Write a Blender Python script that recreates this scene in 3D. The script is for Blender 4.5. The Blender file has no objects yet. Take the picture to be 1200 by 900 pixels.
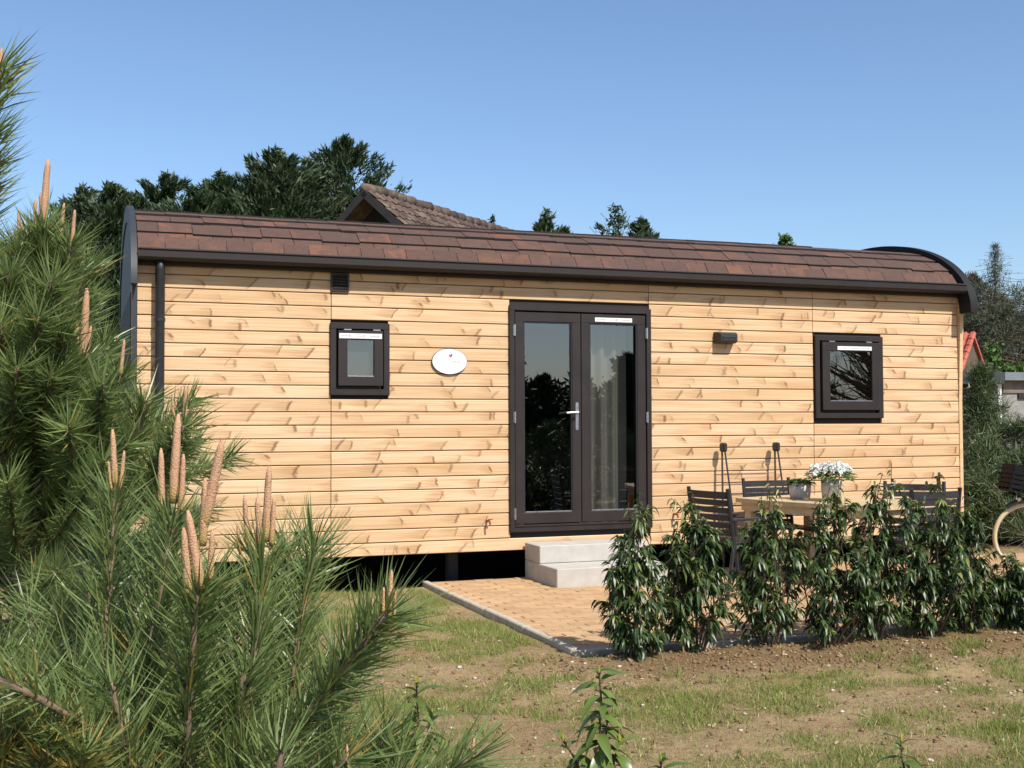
import bpy, math, random
import numpy as np
from mathutils import Vector, Matrix, noise
R = math.radians
random.seed(7); rng = np.random.default_rng(7)
scene = bpy.context.scene
COL = scene.collection

# ------------------------------------------------------------------ camera, sky, sun
FWD = Vector((0.33666265, 0.94098976, 0.03459082)); RGT = Vector((0.94171432, -0.33679096, -0.00356142))
UPV = Vector((-0.00829861, -0.03377366, 0.99952848)); CAM = Vector((-0.417, -10.763, 1.4453)); FPX = 1399.8
cd = bpy.data.cameras.new('camera'); cam = bpy.data.objects.new('camera', cd); COL.objects.link(cam)
m = Matrix((RGT.normalized(), UPV.normalized(), -FWD.normalized())).transposed().to_4x4(); m.translation = CAM
cam.matrix_world = m
cd.sensor_width = 36; cd.lens = FPX / 1200 * 36; cd.clip_start = 0.05; cd.clip_end = 3000
scene.camera = cam
SUN = Vector((0.30, -1.0, 1.15)).normalized()
world = bpy.data.worlds.new('World'); scene.world = world; world.use_nodes = True
wn = world.node_tree; wn.nodes.clear()
sky = wn.nodes.new('ShaderNodeTexSky'); sky.sky_type = 'NISHITA'; sky.sun_disc = False
sky.sun_elevation = math.asin(SUN.z); sky.sun_rotation = math.atan2(SUN.x, SUN.y)
sky.air_density = 1.0; sky.dust_density = 0.9; sky.ozone_density = 4.8; sky.altitude = 0
bg = wn.nodes.new('ShaderNodeBackground'); bg.inputs[1].default_value = 0.122
wo = wn.nodes.new('ShaderNodeOutputWorld')
wn.links.new(sky.outputs[0], bg.inputs[0]); wn.links.new(bg.outputs[0], wo.inputs[0])
sd = bpy.data.lights.new('sun', 'SUN'); sd.energy = 4.6; sd.angle = R(0.53); sd.color = (1.0, 0.94, 0.86)
so = bpy.data.objects.new('sun', sd); COL.objects.link(so)
so.rotation_euler = (-SUN).to_track_quat('-Z', 'Y').to_euler(); so.location = (5, -15, 20)
scene.view_settings.view_transform = 'Standard'; scene.view_settings.look = 'None'
scene.view_settings.exposure = 0.45; scene.view_settings.gamma = 1.0

def ray(px, py): return FWD + RGT * ((px - 600) / FPX) + UPV * ((450 - py) / FPX)
def at(px, py, d): return CAM + ray(px, py) * d
def onY(px, py, Y):
    r = ray(px, py); return CAM + r * ((Y - CAM.y) / r.y)

# ------------------------------------------------------------------ node helpers
class NT:
    def __init__(s, name):
        s.m = bpy.data.materials.new(name); s.m.use_nodes = True; s.t = s.m.node_tree; s.t.nodes.clear()
        s.out = s.t.nodes.new('ShaderNodeOutputMaterial')
    def n(s, typ, ins=None, **kw):
        nd = s.t.nodes.new(typ)
        for k, v in kw.items(): setattr(nd, k, v)
        for k, v in (ins or {}).items(): s.put(nd.inputs[k], v)
        return nd
    def put(s, sock, v):
        if isinstance(v, bpy.types.NodeSocket): s.t.links.new(v, sock)
        else: sock.default_value = v
    def math(s, op, a, b=None, c=None):
        nd = s.n('ShaderNodeMath', operation=op); s.put(nd.inputs[0], a)
        if b is not None: s.put(nd.inputs[1], b)
        if c is not None: s.put(nd.inputs[2], c)
        return nd.outputs[0]
    def sstep(s, x, a, b):
        nd = s.n('ShaderNodeMapRange', interpolation_type='SMOOTHSTEP')
        s.put(nd.inputs[0], x); s.put(nd.inputs[1], a); s.put(nd.inputs[2], b); nd.inputs[3].default_value = 0; nd.inputs[4].default_value = 1
        return nd.outputs[0]
    def mix(s, f, a, b, blend='MIX'):
        nd = s.n('ShaderNodeMix', data_type='RGBA', blend_type=blend)
        s.put(nd.inputs[0], f); s.put(nd.inputs[6], a); s.put(nd.inputs[7], b); return nd.outputs[2]
    def noise(s, vec, scale, detail=4, rough=.55):
        nd = s.n('ShaderNodeTexNoise', {'Scale': scale, 'Detail': detail, 'Roughness': rough})
        if vec is not None: s.put(nd.inputs['Vector'], vec)
        return nd.outputs[0]
    def ramp(s, f, stops):
        nd = s.n('ShaderNodeValToRGB'); e = nd.color_ramp.elements
        while len(e) < len(stops): e.new(0.5)
        for i, (p, c) in enumerate(stops): e[i].position = p; e[i].color = c
        s.put(nd.inputs[0], f); return nd.outputs[0]
    def comb(s, x, y, z):
        nd = s.n('ShaderNodeCombineXYZ')
        for i, v in enumerate((x, y, z)): s.put(nd.inputs[i], v)
        return nd.outputs[0]
    def bump(s, h, st=.3, dist=.01):
        return s.n('ShaderNodeBump', {'Strength': st, 'Distance': dist, 'Height': h}).outputs[0]
    def fin(s, col, rough=.6, normal=None, spec=.5, metal=0, transl=None):
        b = s.n('ShaderNodeBsdfPrincipled'); s.put(b.inputs['Base Color'], col); s.put(b.inputs['Roughness'], rough)
        b.inputs['Metallic'].default_value = metal; b.inputs['Specular IOR Level'].default_value = spec
        if normal is not None: s.put(b.inputs['Normal'], normal)
        sh = b.outputs[0]
        if transl:
            tr = s.n('ShaderNodeBsdfTranslucent'); s.put(tr.inputs[0], col)
            mx = s.n('ShaderNodeMixShader', {0: transl}); s.t.links.new(sh, mx.inputs[1]); s.t.links.new(tr.outputs[0], mx.inputs[2]); sh = mx.outputs[0]
        s.t.links.new(sh, s.out.inputs[0]); return s.m
    def obj(s): return s.n('ShaderNodeTexCoord').outputs['Object']
    def rand(s): return s.n('ShaderNodeObjectInfo').outputs['Random']
    def pos(s): return s.n('ShaderNodeNewGeometry').outputs['Position']
def C4(r, g, b): return (r, g, b, 1.0)

def simple(name, col, rough=.5, var=.25, scale=30., bump=0., spec=.5, metal=0):
    t = NT(name); o = t.obj(); nz = t.noise(o, scale, 5)
    lo = C4(*[c * (1 - var) for c in col]); hi = C4(*[min(1, c * (1 + var)) for c in col])
    cc = t.ramp(nz, [(.3, lo), (.7, hi)])
    nm = t.bump(t.noise(o, scale * 3, 4), bump, .004) if bump else None
    rr = t.math('MULTIPLY_ADD', nz, .2, rough - .1)
    return t.fin(cc, rr, nm, spec, metal)

def wood_plank():
    t = NT('larch_cladding'); o = t.obj(); rnd = t.rand()
    sp = t.n('ShaderNodeSeparateXYZ', {0: o}); x, z = sp.outputs[0], sp.outputs[2]
    xo = t.math('MULTIPLY_ADD', rnd, 61.0, x); zo = t.math('MULTIPLY_ADD', rnd, 17.0, z)
    total = None; halo = None; push = None
    jit = t.noise(t.comb(t.math('MULTIPLY', xo, 9.0), 0, t.math('MULTIPLY', zo, 60.0)), 1.0, 3)
    for k, (spc, seed, keep) in enumerate(((.54, 3.1, .10), (.83, 11.7, .2), (1.47, 23.3, .3))):
        u = t.math('MULTIPLY_ADD', rnd, 93.0 + seed, t.math('DIVIDE', x, spc))
        cell = t.math('FLOOR', u); fr = t.math('SUBTRACT', u, cell)
        w = t.n('ShaderNodeTexWhiteNoise', noise_dimensions='2D'); t.put(w.inputs[0], t.comb(cell, t.math('MULTIPLY_ADD', rnd, 50.0, seed), 0))
        s3 = t.n('ShaderNodeSeparateColor', {0: w.outputs['Color']}); r_, g_, b_ = s3.outputs
        dx = t.math('MULTIPLY', t.math('SUBTRACT', fr, t.math('MULTIPLY_ADD', r_, .6, .2)), spc)
        sl = t.math('MULTIPLY', t.math('SUBTRACT', g_, .5), 2.0)
        d = t.math('SUBTRACT', dx, t.math('MULTIPLY', sl, z))
        zc = t.math('MULTIPLY', t.math('SUBTRACT', b_, .5), .075)
        zz = t.math('SUBTRACT', z, zc)
        d = t.math('SUBTRACT', d, t.math('MULTIPLY', t.math('MULTIPLY', zz, zz), t.math('MULTIPLY', t.math('SUBTRACT', r_, .5), 15.0)))
        dsg = t.math('MULTIPLY_ADD', t.math('SUBTRACT', jit, .5), .030, d)
        d = t.math('ABSOLUTE', dsg)
        az = t.math('ABSOLUTE', zz)
        wid = t.math('MULTIPLY_ADD', t.math('FRACT', t.math('MULTIPLY', r_, 5.7)), .024, .008); stg = t.math('MULTIPLY_ADD', t.math('FRACT', t.math('MULTIPLY', b_, 13.7)), .55, .45)
        core = t.math('SUBTRACT', 1.0, t.sstep(d, 0.0, wid))
        half = t.math('MULTIPLY_ADD', g_, .045, .018)
        win = t.math('SUBTRACT', 1.0, t.sstep(az, t.math('MULTIPLY', half, .6), half))
        kp = t.sstep(t.math('FRACT', t.math('MULTIPLY', g_, 7.31)), keep, keep + .05)
        mk = t.math('MULTIPLY', t.math('MULTIPLY', t.math('MULTIPLY', core, win), kp), stg)
        ramp_ = t.sstep(dsg, t.math('MULTIPLY_ADD', g_, -.20, -.14), 0.0)
        lens = t.math('SUBTRACT', 1.0, t.sstep(az, t.math('MULTIPLY', ramp_, .038), t.math('MULTIPLY_ADD', ramp_, .050, .006)))
        hl = t.math('MULTIPLY', t.math('MULTIPLY', t.math('MULTIPLY', t.math('MULTIPLY', ramp_, t.math('SUBTRACT', 1.0, t.sstep(dsg, .0, .010))), lens), kp), stg)
        total = mk if total is None else t.math('MAXIMUM', total, mk)
        halo = hl if halo is None else t.math('MAXIMUM', halo, hl)
    warp = t.math('MULTIPLY_ADD', t.math('MULTIPLY', halo, halo), .010, zo)
    g1 = t.noise(t.comb(t.math('MULTIPLY', xo, 1.1), 0, t.math('MULTIPLY', warp, 70.0)), 1.0, 5, .6)
    g2 = t.noise(t.comb(t.math('MULTIPLY', xo, .5), 3.0, t.math('MULTIPLY', warp, 16.0)), 1.0, 3)
    g3 = t.noise(t.comb(t.math('MULTIPLY', xo, 2.6), 7.0, t.math('MULTIPLY', warp, 210.0)), 1.0, 2)
    base = t.mix(t.sstep(rnd, .0, 1.0), C4(.54, .375, .21), C4(.66, .47, .295))
    g4 = t.noise(t.comb(t.math('MULTIPLY', xo, .9), 5.0, t.math('MULTIPLY', zo, 5.0)), 1.0, 2)
    base = t.mix(t.math('MULTIPLY', t.sstep(g4, .50, .72), .65), base, C4(.52, .305, .155))
    c = t.mix(t.math('MULTIPLY', t.sstep(g1, .40, .64), .75), base, C4(.47, .275, .125))
    c = t.mix(t.math('MULTIPLY', t.sstep(g2, .45, .75), .5), c, C4(.70, .51, .30))
    c = t.mix(t.math('MULTIPLY', t.sstep(g3, .50, .7), .32), c, C4(.43, .25, .12))
    c = t.mix(t.math('MULTIPLY', t.math('MULTIPLY', halo, t.math('MULTIPLY_ADD', t.sstep(g1, .34, .62), .6, .4)), .85), c, C4(.40, .225, .10))
    c = t.mix(t.math('MULTIPLY', total, .95), c, C4(.15, .075, .036))
    nm = t.bump(g1, .12, .003)
    return t.fin(c, .62, nm, .3)

def leafy(name, a, b, cnew=None, rough=.4, transl=.25, spec=.5):
    t = NT(name); v = t.n('ShaderNodeAttribute', attribute_name='var')
    c = t.mix(t.math('MULTIPLY', v.outputs['Fac'], 1.0), C4(*a), C4(*b))
    if cnew: c = t.mix(t.sstep(v.outputs['Fac'], .9, .97), c, C4(*cnew))
    return t.fin(c, rough, None, spec, 0, transl)

M = {}
M['wood'] = wood_plank()
M['brown_alu'] = simple('dark_brown_lacquer', (.023, .0175, .0155), .46, .12, 4, .0, .35)
M['black_metal'] = simple('black_metal', (.016, .016, .018), .45, .2, 20)
M['board_shade'] = simple('bargeboard_shade_black', (.010, .010, .011), .7, .2, 12, 0, .3)  # shade on the right bargeboard, put into a near-black colour
M['gutter'] = simple('dark_gutter', (.016, .0105, .0085), .6, .15, 8, 0, .35)
M['black_wood'] = simple('black_slat', (.020, .019, .021), .5, .3, 14, .15)
M['pit_shade'] = simple('pit_shade_soil', (.018, .014, .011), .95, .4, 12, .3)  # near-black soil colour holds the shade under the cabin
M['dark'] = simple('interior_shade', (.022, .021, .021), .8, .2, 3)  # near-black colour stands in for the unlit room behind the glass
M['steel'] = simple('brushed_steel', (.62, .62, .62), .3, .1, 40, 0, .5, 1.0)
M['white_plastic'] = simple('white_sign', (.70, .70, .69), .35, .03, 10)
M['sign_side'] = simple('sign_edge', (.10, .10, .10), .5, .1, 10)
M['ink'] = simple('grey_print', (.16, .18, .20), .6, .1, 30)
M['ink_light'] = simple('pale_grey_print', (.30, .32, .34), .6, .1, 30)
M['ink_red'] = simple('red_print', (.50, .05, .11), .6, .1, 30)
M['ink_blue'] = simple('blue_print', (.05, .09, .30), .6, .1, 30)
M['brass'] = simple('red_tap', (.24, .055, .03), .45, .2, 60)
M['conc'] = simple('pale_concrete', (.43, .405, .36), .88, .09, 9, .2)
M['kerb'] = simple('grey_concrete', (.42, .37, .28), .9, .22, 18, .3)
M['curtain'] = simple('curtain_linen', (.19, .175, .155), .9, .1, 60)
M['blind'] = simple('grey_blind', (.055, .057, .062), .9, .06, 8)
M['pot'] = simple('grey_cement_pot', (.50, .45, .41), .8, .12, 18, .2)
M['crate'] = simple('black_plastic', (.009, .009, .010), .7, .2, 20, 0, .12)
M['tyre_cream'] = simple('cream_rubber', (.56, .46, .28), .6, .1, 30)
M['bike_paint'] = simple('bike_enamel', (.04, .05, .06), .3, .1, 10)
M['end_panel'] = simple('slate_grey_panel', (.030, .033, .037), .6, .15, 6)
M['petal'] = leafy('white_petal', (.78, .80, .74), (.86, .87, .84), None, .6, .2)
M['flower_leaf'] = leafy('pot_plant_leaf', (.045, .11, .025), (.10, .19, .05), None, .45, .25)
M['laurel'] = leafy('laurel_leaf', (.028, .056, .015), (.095, .145, .036), (.24, .26, .075), .38, .25)
M['young_laurel'] = leafy('young_laurel_leaf', (.075, .125, .026), (.17, .225, .048), (.36, .34, .05), .35, .22)
M['tip_leaf'] = simple('yellow_shoot_leaf', (.40, .34, .04), .5, .25, 40)
M['needle'] = leafy('pine_needle', (.098, .155, .046), (.245, .300, .100), (.40, .28, .07), .36, .30)
M['needle_far'] = leafy('far_pine_needle', (.045, .075, .025), (.11, .145, .05), None, .5, .15)
M['cypress'] = leafy('cypress_spray', (.018, .038, .013), (.055, .088, .027), (.11, .12, .04), .6, .12)
M['green_leaf'] = leafy('broad_leaf', (.05, .11, .02), (.12, .20, .04), None, .5, .3)
M['brown_twig'] = leafy('bare_twig', (.085, .068, .045), (.17, .14, .085), (.13, .16, .06), .8, .1)
M['bloss'] = leafy('pale_blossom', (.62, .52, .46), (.75, .68, .62), None, .7, .2)
M['spruce'] = leafy('spruce_spray', (.05, .07, .04), (.10, .115, .065), None, .7, .1)
M['grass'] = leafy('grass_blade', (.155, .205, .036), (.28, .325, .072), (.52, .43, .20), .6, .3)
M['stem_red'] = simple('red_brown_stem', (.060, .034, .022), .6, .3, 40)
M['bark'] = simple('pine_bark', (.15, .10, .065), .85, .45, 45, .6)
M['candle'] = None
M['stone'] = simple('pale_stone', (.46, .39, .30), .8, .35, 40, .2)
M['clod'] = simple('soil_clod', (.19, .115, .058), .95, .4, 40, .4)

def candle_mat():
    t = NT('pine_candle'); o = t.obj(); sp = t.n('ShaderNodeSeparateXYZ', {0: o})
    v = t.n('ShaderNodeTexVoronoi', {'Vector': o, 'Scale': 420.0})
    c = t.mix(t.sstep(v.outputs['Distance'], .1, .7), C4(.54, .34, .20), C4(.43, .245, .145))
    c = t.mix(t.math('MULTIPLY', t.math('SUBTRACT', 1.0, t.sstep(sp.outputs[2], .008, .045)), .55), c, C4(.36, .27, .06))
    return t.fin(c, .8, t.bump(v.outputs['Distance'], .45, .003), .25)
M['candle'] = candle_mat()

def shingle_mat():
    t = NT('bitumen_shingle'); o = t.obj(); rnd = t.rand(); p = t.pos()
    c = t.ramp(rnd, [(0, C4(.066, .039, .030)), (.5, C4(.082, .045, .033)), (1, C4(.100, .052, .037))])
    n1 = t.noise(p, 230, 3, .75); n2 = t.noise(p, 11, 5)
    c = t.mix(t.math('MULTIPLY', t.sstep(n2, .44, .62), .5), c, C4(.055, .036, .029))
    n5 = t.noise(t.n('ShaderNodeVectorMath', {0: p, 1: t.comb(t.math('MULTIPLY', rnd, 40.0), 0, 0)}, operation='ADD').outputs[0], 3.2, 4, .6)
    c = t.mix(t.math('MULTIPLY', t.sstep(n5, .52, .62), t.math('MULTIPLY', t.sstep(rnd, .35, .9), .55)), c, C4(.19, .072, .036))
    c = t.mix(t.math('MULTIPLY', t.sstep(n1, .48, .66), .55), c, C4(.22, .13, .10))
    return t.fin(c, .85, t.bump(n1, .5, .003), .3)
M['shingle'] = shingle_mat(); M['bitumen'] = simple('bitumen_edge', (.018, .013, .011), .8, .2, 30)

def paver_mat():
    t = NT('sand_paver'); rnd = t.rand(); p = t.pos()
    c = t.ramp(rnd, [(0, C4(.37, .235, .125)), (.5, C4(.43, .275, .145)), (1, C4(.48, .315, .17))])
    n1 = t.noise(p, 6, 5); n2 = t.noise(p, 160, 3)
    c = t.mix(t.math('MULTIPLY', t.sstep(n1, .4, .7), .45), c, C4(.50, .34, .19))
    c = t.mix(t.math('MULTIPLY', t.sstep(n2, .5, .8), .3), c, C4(.25, .16, .085))
    return t.fin(c, .9, t.bump(n2, .3, .003), .2)
M['paver'] = paver_mat()

def soil_mat():
    t = NT('dry_soil'); p = t.pos(); v = t.n('ShaderNodeAttribute', attribute_name='var').outputs['Fac']
    n1 = t.noise(p, 1.4, 6, .6); n2 = t.noise(p, 16, 8, .7); n3 = t.noise(p, 90, 5, .75)
    c = t.mix(t.sstep(n1, .35, .65), C4(.335, .225, .115), C4(.42, .30, .16))
    c = t.mix(t.math('MULTIPLY', t.sstep(n2, .46, .66), .6), c, C4(.20, .125, .062))
    c = t.mix(t.math('MULTIPLY', t.sstep(n3, .54, .68), .55), c, C4(.52, .39, .24))
    c = t.mix(t.math('MULTIPLY', v, .60), c, C4(.19, .18, .055))
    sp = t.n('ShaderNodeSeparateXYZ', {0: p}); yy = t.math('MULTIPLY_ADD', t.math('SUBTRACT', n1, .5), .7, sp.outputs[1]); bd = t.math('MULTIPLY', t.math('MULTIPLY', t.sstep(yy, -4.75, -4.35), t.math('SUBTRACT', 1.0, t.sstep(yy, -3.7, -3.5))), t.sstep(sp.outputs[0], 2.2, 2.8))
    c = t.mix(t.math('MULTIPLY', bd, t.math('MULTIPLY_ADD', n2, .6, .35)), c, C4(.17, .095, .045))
    h = t.math('ADD', t.math('MULTIPLY', n2, 1.0), t.math('MULTIPLY', n3, .35))
    return t.fin(c, .95, t.bump(h, 1.0, .035), .15)
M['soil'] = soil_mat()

def glass_mat():
    t = NT('window_glass'); fr = t.n('ShaderNodeFresnel', {'IOR': 2.25})
    front = t.math('SUBTRACT', 1.0, t.n('ShaderNodeNewGeometry').outputs['Backfacing'])
    tr = t.n('ShaderNodeBsdfTransparent', {0: C4(.80, .82, .81)}); gl = t.n('ShaderNodeBsdfGlossy', {0: C4(.95, .97, 1), 'Roughness': 0.0})
    mx = t.n('ShaderNodeMixShader', {0: t.math('MULTIPLY', fr.outputs[0], front)}); t.t.links.new(tr.outputs[0], mx.inputs[1]); t.t.links.new(gl.outputs[0], mx.inputs[2])
    t.t.links.new(mx.outputs[0], t.out.inputs[0]); return t.m
M['glass'] = glass_mat()

def table_mat():
    t = NT('table_wood'); o = t.obj(); sp = t.n('ShaderNodeSeparateXYZ', {0: o})
    g = t.noise(t.comb(t.math('MULTIPLY', sp.outputs[0], 30.0), t.math('MULTIPLY', sp.outputs[1], 2.0), t.math('MULTIPLY', sp.outputs[2], 30.0)), 1.0, 5)
    c = t.ramp(g, [(.3, C4(.47, .34, .185)), (.7, C4(.60, .46, .27))])
    return t.fin(c, .5, None, .4)
M['table'] = table_mat()

def tile_mat():
    t = NT('old_clay_tile'); rnd = t.rand(); p = t.pos(); n1 = t.noise(p, 3.0, 5, .65); n2 = t.noise(p, 16, 4)
    c = t.ramp(rnd, [(0, C4(.060, .042, .036)), (.6, C4(.092, .062, .052)), (1, C4(.125, .085, .066))])
    c = t.mix(t.math('MULTIPLY', t.sstep(n1, .48, .66), .7), c, C4(.17, .15, .115))
    c = t.mix(t.math('MULTIPLY', t.sstep(n2, .62, .72), .6), c, C4(.30, .20, .045))
    return t.fin(c, .9, None, .2)
M['tile'] = tile_mat()
M['rake'] = simple('stained_board', (.022, .018, .016), .7, .25, 5)
M['brick_wall'] = simple('brown_brick', (.10, .065, .045), .9, .35, 6, .2)
M['red_tile'] = simple('red_tile', (.40, .095, .055), .8, .25, 6, .2)
M['garage_wall'] = simple('grey_block_wall', (.24, .235, .215), .9, .2, 3, .2)
M['zinc'] = simple('zinc_trim', (.16, .185, .20), .45, .15, 3)
M['grey_wood'] = simple('weathered_board', (.17, .13, .11), .85, .25, 5, .2)
M['felt'] = simple('roof_felt', (.20, .22, .24), .8, .2, 4)
M['gable_dark'] = simple('tarred_gable', (.015, .012, .010), .8, .3, 5)

# ------------------------------------------------------------------ mesh helpers
class MB:
    def __init__(s): s.v = []; s.f = []
    def add(s, vs, fs):
        b = len(s.v); s.v += [tuple(v) for v in vs]; s.f += [tuple(i + b for i in f) for f in fs]; return s
    def box(s, x0, x1, y0, y1, z0, z1, ch=0.0, mat=None):
        if ch <= 0:
            vs = [(x, y, z) for x in (x0, x1) for y in (y0, y1) for z in (z0, z1)]
            fs = [(0, 1, 3, 2), (4, 6, 7, 5), (0, 4, 5, 1), (2, 3, 7, 6), (0, 2, 6, 4), (1, 5, 7, 3)]
        else:
            bm = []; vs = []; fs = []
            c = ((x0 + x1) / 2, (y0 + y1) / 2, (z0 + z1) / 2); h = ((x1 - x0) / 2, (y1 - y0) / 2, (z1 - z0) / 2)
            idx = {}
            for sx in (-1, 1):
                for sy in (-1, 1):
                    for sz in (-1, 1):
                        for ax in range(3):
                            p = [sx * h[0], sy * h[1], sz * h[2]]
                            for k in range(3):
                                if k != ax: p[k] -= ch * (1 if p[k] > 0 else -1)
                            idx[(sx, sy, sz, ax)] = len(vs); vs.append((c[0] + p[0], c[1] + p[1], c[2] + p[2]))
            def q(keys, nrm):
                ids = [idx[k] for k in keys]
                a, b_, c_ = (Vector(vs[i]) for i in ids[:3])
                if (b_ - a).cross(c_ - a).dot(Vector(nrm)) < 0: ids = ids[::-1]
                fs.append(tuple(ids))
            for sgn in (-1, 1):
                q([(sgn, -1, -1, 0), (sgn, 1, -1, 0), (sgn, 1, 1, 0), (sgn, -1, 1, 0)], (sgn, 0, 0))
                q([(-1, sgn, -1, 1), (1, sgn, -1, 1), (1, sgn, 1, 1), (-1, sgn, 1, 1)], (0, sgn, 0))
                q([(-1, -1, sgn, 2), (1, -1, sgn, 2), (1, 1, sgn, 2), (-1, 1, sgn, 2)], (0, 0, sgn))
            for a in (-1, 1):
                for b_ in (-1, 1):
                    q([(a, b_, -1, 0), (a, b_, 1, 0), (a, b_, 1, 1), (a, b_, -1, 1)], (a, b_, 0))
                    q([(a, -1, b_, 0), (a, 1, b_, 0), (a, 1, b_, 2), (a, -1, b_, 2)], (a, 0, b_))
                    q([(-1, a, b_, 1), (1, a, b_, 1), (1, a, b_, 2), (-1, a, b_, 2)], (0, a, b_))
            for a in (-1, 1):
                for b_ in (-1, 1):
                    for c_ in (-1, 1): q([(a, b_, c_, 0), (a, b_, c_, 1), (a, b_, c_, 2)], (a, b_, c_))
        if mat is not None: vs = [tuple(mat @ Vector(v)) for v in vs]
        return s.add(vs, fs)
    def tube(s, pts, rad, n=8, caps=True):
        pts = [Vector(p) for p in pts]
        if not hasattr(rad, '__len__'): rad = [rad] * len(pts)
        b = len(s.v); ref = None
        for i, p in enumerate(pts):
            d = (pts[min(i + 1, len(pts) - 1)] - pts[max(i - 1, 0)]).normalized()
            if ref is None: ref = d.orthogonal().normalized()
            ref = (ref - d * ref.dot(d)).normalized(); q = d.cross(ref)
            for k in range(n):
                a = 2 * math.pi * k / n; s.v.append(tuple(p + (ref * math.cos(a) + q * math.sin(a)) * rad[i]))
        for i in range(len(pts) - 1):
            for k in range(n):
                k2 = (k + 1) % n; s.f.append((b + i * n + k, b + i * n + k2, b + (i + 1) * n + k2, b + (i + 1) * n + k))
        if caps: s.f.append(tuple(b + k for k in reversed(range(n)))); s.f.append(tuple(b + (len(pts) - 1) * n + k for k in range(n)))
        return s
    def lathe(s, prof, n=20, c=(0, 0, 0)):
        b = len(s.v)
        for r, z in prof:
            for k in range(n):
                a = 2 * math.pi * k / n; s.v.append((c[0] + r * math.cos(a), c[1] + r * math.sin(a), c[2] + z))
        for i in range(len(prof) - 1):
            for k in range(n):
                k2 = (k + 1) % n; s.f.append((b + i * n + k, b + i * n + k2, b + (i + 1) * n + k2, b + (i + 1) * n + k))
        s.f.append(tuple(b + k for k in reversed(range(n)))); s.f.append(tuple(b + (len(prof) - 1) * n + k for k in range(n)))
        return s
    def xform(s, mat): s.v = [tuple(mat @ Vector(v)) for v in s.v]; return s
    def mesh(s, name, mat, smooth=False):
        me = bpy.data.meshes.new(name); me.from_pydata(s.v, [], s.f); me.update()
        if mat: me.materials.append(mat)
        if smooth: me.shade_smooth()
        return me

def link(name, me, parent=None, loc=(0, 0, 0)):
    o = bpy.data.objects.new(name, me); COL.objects.link(o); o.location = loc
    if parent: o.parent = parent
    return o
def obj(name, mb, mat, parent=None, loc=(0, 0, 0), smooth=False): return link(name, mb.mesh(name, M[mat], smooth), parent, loc)
def tag(o, label=None, cat=None, group=None, kind=None):
    for k, v in (('label', label), ('category', cat), ('group', group), ('kind', kind)):
        if v: o[k] = v
    return o
def thing(name, label, cat, loc=(0, 0, 0), rz=0, group=None):
    o = link(name, None, None, loc); o.rotation_euler = (0, 0, rz); o.empty_display_size = .2
    return tag(o, label, cat, group)
def copy_tree(o, parent=None):
    c = o.copy(); COL.objects.link(c)
    if parent: c.parent = parent
    for ch in [x for x in bpy.data.objects if x.parent == o]: copy_tree(ch, c)
    return c
def np_mesh(name, V, F, mat, var=None, smooth=False):
    V = np.asarray(V, np.float32); F = np.asarray(F, np.int32); k = F.shape[1]
    me = bpy.data.meshes.new(name); me.vertices.add(len(V)); me.vertices.foreach_set('co', V.ravel())
    me.loops.add(F.size); me.loops.foreach_set('vertex_index', F.ravel())
    me.polygons.add(len(F)); me.polygons.foreach_set('loop_start', np.arange(len(F), dtype=np.int32) * k)
    me.polygons.foreach_set('loop_total', np.full(len(F), k, np.int32))
    if smooth: me.polygons.foreach_set('use_smooth', np.ones(len(F), bool))
    me.update(calc_edges=True)
    if var is not None:
        a = me.attributes.new('var', 'FLOAT', 'POINT'); a.data.foreach_set('value', np.asarray(var, np.float32))
    me.materials.append(M[mat]); return me
def unit(a): return a / (np.linalg.norm(a, axis=-1, keepdims=True) + 1e-9)
def blades(P, D, L, W, bend, r=rng):
    """narrow bent strips (needles, grass): 5 verts, 3 triangles each; returns V, F"""
    n = len(P); D = unit(D); S = unit(np.cross(D, r.normal(size=(n, 3)))); 
    mid = P + D * L[:, None] * .5 + bend * .28; tip = P + D * L[:, None] + bend
    w = W[:, None]
    V = np.stack([P - S * w * .5, P + S * w * .5, mid - S * w * .5, mid + S * w * .5, tip], 1).reshape(-1, 3)
    b = np.arange(n)[:, None] * 5
    F = np.concatenate([b + [0, 1, 3], b + [0, 3, 2], b + [2, 3, 4]], 0)
    return V, F
def leaves(P, D, U, L, W, droop):
    """folded drooping leaves: 8 verts, 8 triangles each. D = way it points, U = up side"""
    n = len(P); D = unit(D); S = unit(np.cross(D, U)); U = np.cross(S, D)
    dz = np.zeros((n, 3)); dz[:, 2] = -1
    out = [P]
    for tt, ww in ((.33, .5), (.7, .38)):
        c = P + D * (L * tt)[:, None] + dz * (droop * L * tt * tt)[:, None]
        s = S * (W * ww)[:, None]; u = U * (W * .16)[:, None]
        out += [c - s + u, c, c + s + u]
    out.append(P + D * L[:, None] + dz * (droop * L)[:, None])
    V = np.stack(out, 1).reshape(-1, 3); b = np.arange(n)[:, None] * 8
    F = np.concatenate([b + t for t in ([0, 2, 1], [0, 3, 2], [1, 2, 5], [1, 5, 4], [2, 3, 6], [2, 6, 5], [4, 5, 7], [5, 6, 7])], 0)
    return V, F
def cards(P, N, size, r=rng):
    n = len(P); N = unit(N); S = unit(np.cross(N, r.normal(size=(n, 3)))); T = np.cross(N, S); s = size[:, None]
    V = np.stack([P - S * s * .5, P + T * s * .28, P + S * s * .6, P - T * s * .28], 1).reshape(-1, 3)
    return V, np.arange(n * 4).reshape(-1, 4)

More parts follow.
